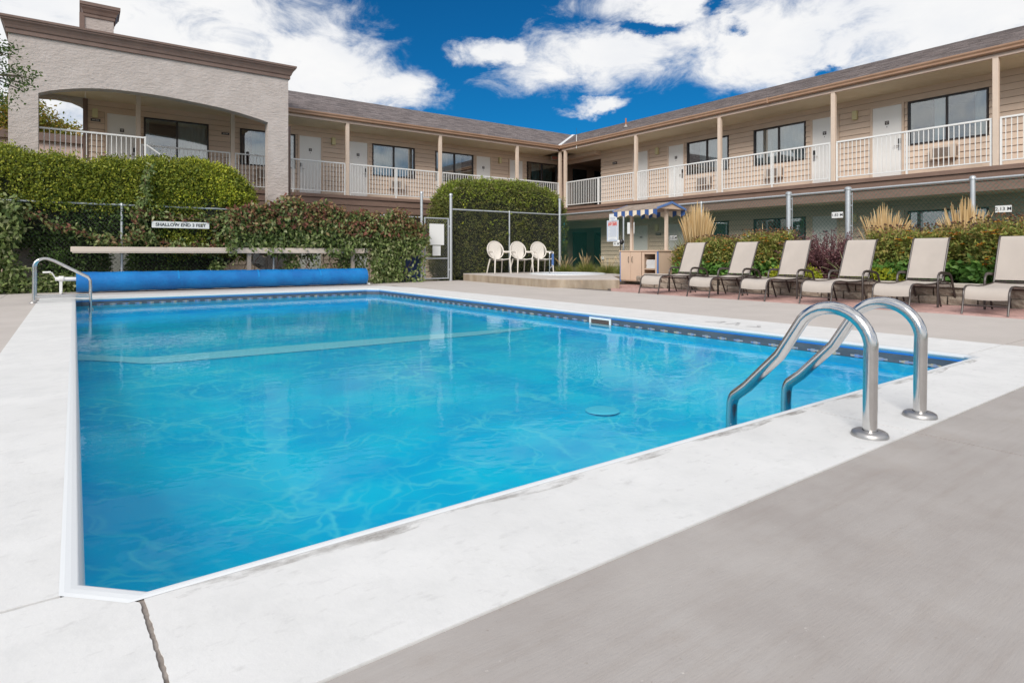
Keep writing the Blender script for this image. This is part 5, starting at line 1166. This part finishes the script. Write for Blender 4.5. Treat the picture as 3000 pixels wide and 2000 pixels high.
# flower bed plants
def flower_bush(x, y, r, h, label, nf, ns, big=True, z0=.27):
    t = thing('coneflower_bush', label, 'flowers', (x, y, z0), 0, 'coneflower bushes in the bed')
    n = int(2300*r*h); a = rng.rand(n)*2*np.pi; rr = r*np.sqrt(rng.rand(n)); z = h*rng.rand(n)**.8; rr *= (1-.25*(z/h-.6)**2)
    P = np.stack([rr*np.cos(a), rr*np.sin(a), z*.93], 1); nr = unit(P*np.array([1, 1, .6])+np.array([0, 0, .25])); lo_ = P[:, 2] < h*.36
    leaf_obj('foliage', *tufts(P[~lo_], nr[~lo_], 6, .045, .075, .03, .5, .7, .1), M['lf_perennial'], t)
    up_ = (P[:, 2] > h*.72) & (rng.rand(len(P)) < .5)
    leaf_obj('rusty_foliage', *tufts(P[up_]*np.array([1, 1, 1.06]), nr[up_], 5, .04, .06, .02, .7, .6, -.1), M['lf_rusty'], t)
    leaf_obj('broad_leaves', *tufts(P[lo_], nr[lo_], 4, .05, .13, .075, .5, .6, .25), M['lf_big'], t)
    sm = MB(); pet = []; sd = []
    for k in range(nf+ns):
        q = rng.rand()*2*np.pi; r2 = r*1.02*math.sqrt(rng.rand()); zz = h*(1.0+rng.uniform(-.10, .12)) if k >= nf else h*rng.uniform(.35, 1.02)
        if k < nf: r2 = r*(.85+.2*rng.rand()); q = math.pi+.5+rng.normal(0, .9)
        p = np.array([r2*math.cos(q), r2*math.sin(q), zz]); sm.tube([(p[0]*.75, p[1]*.75, zz*.55), tuple(p)], .0035, 3, cap=False)
        sd.append(p)
        if k < nf:
            for i in range(9): an = 2*math.pi*i/9; pet.append((p, (math.cos(an), math.sin(an), -.25)))
    stuff(sm.obj('stems', M['stem'] if False else M['lf_perennial'], t))
    if pet:
        P = np.array([a_[0] for a_ in pet]); D = np.array([a_[1] for a_ in pet]); leaf_obj('petals', P, D, np.tile([0, 0, 1.0], (len(P), 1))+rng.normal(0, .2, (len(P), 3)), .055, .028, M['petal'], t)
    hd = MB()
    for p in sd: hd.lathe([(.0, -.012), (.016, -.006), (.018, .004), (.010, .018), (0, .022)], tuple(p), 6)
    stuff(hd.obj('seed_heads', M['seed'], t)); return t
flower_bush(12.5, 8.75, .55, .92, 'coneflower bush with brown seed heads between the first two loungers', 14, 110)
flower_bush(12.55, 7.45, .58, 1.02, 'tall orange tinged coneflower bush between the second and third loungers', 26, 150)
flower_bush(12.45, 4.72, .60, .98, 'coneflower bush with dark seed heads between the fourth and fifth loungers', 16, 130)
flower_bush(13.0, 3.9, .50, 1.02, 'rusty coneflower bush behind the fifth lounger', 18, 120)
flower_bush(12.4, 3.05, .60, 1.08, 'coneflower bush with bright yellow blooms between the last two loungers', 46, 120)
flower_bush(12.6, 1.9, .6, 1.0, 'coneflower bush behind the farthest lounger at the picture edge', 20, 100)
flower_bush(12.6, 9.6, .42, .72, 'low rusty coneflower bush beside the towel cart', 10, 50)
def plume_grass(x, y, z0, r, h, n, label, zp=.42):
    t = thing('feather_reed_grass', label, 'ornamental grass', (x, y, z0), 0, 'tan feather grasses along the fence')
    a = rng.rand(n)*2*np.pi; q = rng.rand(n)**.7; lean = q*r; hh = h*(1-.22*q+rng.uniform(-.12, .06, n))
    tip = np.stack([lean*np.cos(a), lean*np.sin(a), hh], 1); bs = np.stack([.10*np.cos(a)*q, .10*np.sin(a)*q, np.zeros(n)], 1)
    pm_ = MB(); sm_ = MB()
    for i in range(n):
        b, t_ = Vector(bs[i]), Vector(tip[i]); m1 = b.lerp(t_, .5)+Vector((0, 0, .07*h*q[i])); m2 = b.lerp(t_, 1-zp)+Vector((0, 0, .06*h*q[i]))
        sm_.tube([b, m1, m2], .0035, 3, cap=False); mid = m2.lerp(t_, .5)+Vector((0, 0, .03*h*q[i]))
        pm_.tube([m2, m2.lerp(mid, .5), mid, t_], [.004, .012, .013, .003], 4, cap=False)
    stuff(pm_.obj('plumes', M['plume'], t)); stuff(sm_.obj('stalks', M['plume'], t))
    m_ = n*3; a = rng.rand(m_)*2*np.pi; el_b = rng.uniform(.5, 1.3, m_); D = np.stack([np.cos(a)*np.cos(el_b), np.sin(a)*np.cos(el_b), np.sin(el_b)], 1)
    leaf_obj('blades', np.stack([.1*np.cos(a), .1*np.sin(a), np.zeros(m_)], 1), D, rng.normal(0, 1, (m_, 3)), h*rng.uniform(.35, .68, m_), .014, M['blade'], t)
plume_grass(13.3, 9.95, .2, .52, 1.98, 260, 'tallest dense tan feather grass next to the towel cart')
plume_grass(13.4, 5.45, .25, .55, 1.58, 130, 'tan feather grass in front of a white ground floor door')
plume_grass(13.35, 4.05, .25, .44, 1.62, 120, 'tan feather grass against the thinner fence post at the right')
plume_grass(13.45, 8.15, .25, .2, 1.35, 12, 'sparse tan feather grass stalks below the dark ground floor window')
# barberry
t = thing('barberry_shrub', 'dark purple barberry shrub with spreading twigs behind the third and fourth loungers', 'shrub', (12.7, 6.25, .27))
n = 460; a = rng.rand(n)*2*np.pi; el_b = rng.uniform(.15, 1.35, n); ll = rng.uniform(.7, 1.5, n)*(.75+.35*np.cos(el_b)); sm = MB(); P = []; DD = []
for i in range(n):
    d = np.array([math.cos(a[i])*math.cos(el_b[i])*.8, math.sin(a[i])*math.cos(el_b[i]), math.sin(el_b[i])]); pts = [np.array([.08*math.cos(a[i]), .08*math.sin(a[i]), .05])]
    for k in range(1, 6): u_ = k/5; pts.append(pts[0]+d*ll[i]*u_+np.array([0, 0, -.16*u_*u_*ll[i]])+rng.normal(0, .012, 3))
    sm.tube([tuple(p) for p in pts], [.006, .005, .005, .004, .003, .002], 3, cap=False)
    for k in range(26): u_ = .25+.75*rng.rand(); q = min(int(u_*5), 4); P.append(pts[q]+(pts[q+1]-pts[q])*(u_*5-q)+rng.normal(0, .014, 3)); DD.append(d+rng.normal(0, .8, 3))
stuff(sm.obj('twigs', M['lf_barb'], t)); leaf_obj('foliage', np.array(P), np.array(DD), rng.normal(0, 1, (len(P), 3)), .05, .024, M['lf_barb'], t)
# striped leaf plant
t = thing('striped_leaf_plant', 'cream and green striped spiky plant between the third and fourth loungers', 'plant', (12.05, 5.55, .30))
mb = MB()
for k in range(42):
    a = rng.rand()*2*math.pi; e = rng.uniform(.35, 1.45); l = rng.uniform(.4, .75); rows = []
    for i in range(6):
        u_ = i/5; r_ = l*math.cos(e)*u_*(1+.15*u_); z = l*math.sin(e)*u_-.32*l*u_**2*math.cos(e); wd = .016*(1-u_)**.6+.001; c_, s_ = math.cos(a), math.sin(a)
        rows.append([(r_*c_-s_*wd, r_*s_+c_*wd, z), (r_*c_, r_*s_, z-.006), (r_*c_+s_*wd, r_*s_-c_*wd, z)])
    mb.sheet(rows)
stuff(mb.obj('striped_leaves', M['varieg'], t))
# low green plants along the wall cap
for x, y, lb_ in ((11.95, 6.55, 'low yellow green ground plant above the block wall behind the third lounger'), (11.95, 5.05, 'low yellow green ground plant beside the striped plant')):
    t = thing('ground_plant', lb_, 'plant', (x, y, .28)); P, nr = super_surf(420, np.array([0, 0, .05]), np.array([.28, .5, .2]), 2.2, .0); leaf_obj('foliage', *tufts(P, nr, 6, .03, .06, .025, .7, .6), M['lf_yellow'], t)
# grasses behind the hot tub
for k, (x, y, s_, lb_) in enumerate(((13.55, 15.6, .8, 'soft green grass tuft beside the fence corner post'), (13.6, 14.6, 1.0, 'soft green grass tuft behind the middle of the hot tub'), (13.6, 13.6, .9, 'soft green grass tuft behind the tub under the caution sign'), (13.45, 12.7, .85, 'soft green grass tuft beside the towel cart'))):
    t = thing('grass_tuft', lb_, 'ornamental grass', (x, y, .2), 0, 'green grass tufts behind the hot tub'); n = 650
    a = rng.rand(n)*2*np.pi; e = rng.uniform(.25, 1.4, n); D = np.stack([np.cos(a)*np.cos(e), np.sin(a)*np.cos(e), np.sin(e)], 1)
    leaf_obj('blades', np.stack([.12*np.cos(a)*rng.rand(n), .22*np.sin(a)*rng.rand(n), np.zeros(n)], 1), D, rng.normal(0, 1, (n, 3)), s_*rng.uniform(.25, .5, n), .011, M['blade'], t)
    sm = MB()
    for i in range(16):
        a1 = rng.rand()*6.28; e1 = rng.uniform(.9, 1.4); l = s_*rng.uniform(.6, .9); d = Vector((math.cos(a1)*math.cos(e1), math.sin(a1)*math.cos(e1), math.sin(e1))); sm.tube([d*.1, d*l*.6, d*l*.8-Vector((0, 0, .01)), d*l-Vector((0, 0, .05))], [.003, .003, .008, .002], 4, cap=False)
    stuff(sm.obj('seed_stalks', M['plume'], t))

# ================================================================== trees
def tree(x, y, h, crown, label, mt, nleaf, ln, trunk_r=.14, branches=None):
    t = thing('leafy_tree', label, 'tree', (x, y, -.1)); tr = MB(); tips = []
    tr.tube([(0, 0, 0), (.05, .03, h*.3), (-.04, .05, h*.6), (.03, 0, h)], [trunk_r, trunk_r*.8, trunk_r*.55, trunk_r*.2], 10)
    for (cx, cy, cz, rx, ry_, rz_) in crown:
        z0 = min(max(cz-.9*rz_-.6, h*.25), h*.9); a = Vector((0, 0, z0)); b = Vector((cx-x, cy-y, cz)); m_ = a.lerp(b, .5)+Vector((0, 0, .25)); tr.tube([a, m_, b], [trunk_r*.4, trunk_r*.25, .012], 6)
        for k in range(5): e = b+Vector(rng.normal(0, 1, 3))*Vector((rx, ry_, rz_)).length*.28; tr.tube([m_.lerp(b, .6), e], [.014, .006], 4)
    tr.obj('trunk', M['bark'], t, True); Ps = []
    for (cx, cy, cz, rx, ry_, rz_) in crown:
        n = int(nleaf*rx*rz_); q = unit(rng.normal(0, 1, (n, 3)))*(rng.rand(n)**.45)[:, None]; Ps.append(q*np.array([rx, ry_, rz_])+np.array([cx-x, cy-y, cz]))
    P = np.concatenate(Ps); nr = unit(rng.normal(0, 1, P.shape)+np.array([0, 0, .4])); leaf_obj('crown', *tufts(P, nr, 6, ln*1.1, ln, ln*.5, .5, .8, .3), mt, t); return t
tree(-3.6, 28.5, 5.5, [(-2.6, 28, 5.2, 1.5, 1.2, 1.3), (-.9, 28.4, 5.15, 1.0, 1, .95), (-1.7, 28, 6.0, 1.0, 1, .8), (-4.6, 28, 4.6, 1.6, 1.2, 1.9)], 'leafy tree turning yellow, seen through the portico arch', M['lf_tree_autumn'], 520, .13)
tree(1.0, 32, 5.2, [(.1, 31, 5.3, 1.3, 1.0, 1.0), (1.5, 31.5, 5.0, 1.2, 1, 1.1), (-1.0, 31, 5.7, .9, .8, .8)], 'rusty green tree beyond the pink building through the arch', M['lf_tree_autumn'], 520, .13)
tree(-2.9, 18.6, 4.2, [(-2.45, 18.9, 2.6, .9, .7, 1.6), (-3.4, 18.8, 3.4, .8, .7, 1.2)], 'slim yellowing tree left of the stucco pillar', M['lf_tree_autumn'], 420, .10, .08)
# overhanging branch, tree just out of frame on the left
tree(-2.6, 11.5, 5.6, [(-1.02, 11.8, 4.02, .30, .3, .22), (-.80, 11.9, 3.66, .34, .3, .20), (-.98, 11.8, 3.28, .26, .3, .13), (-1.35, 11.8, 3.7, .35, .3, .6), (-1.15, 11.6, 5.6, .25, .25, .10), (-.72, 11.9, 5.75, .12, .1, .07), (-2.4, 11.5, 5.2, 1.0, .9, .9)],
     'green leafy branch overhanging the left edge in front of the stucco pillar', M['lf_tree'], 900, .055, .10)
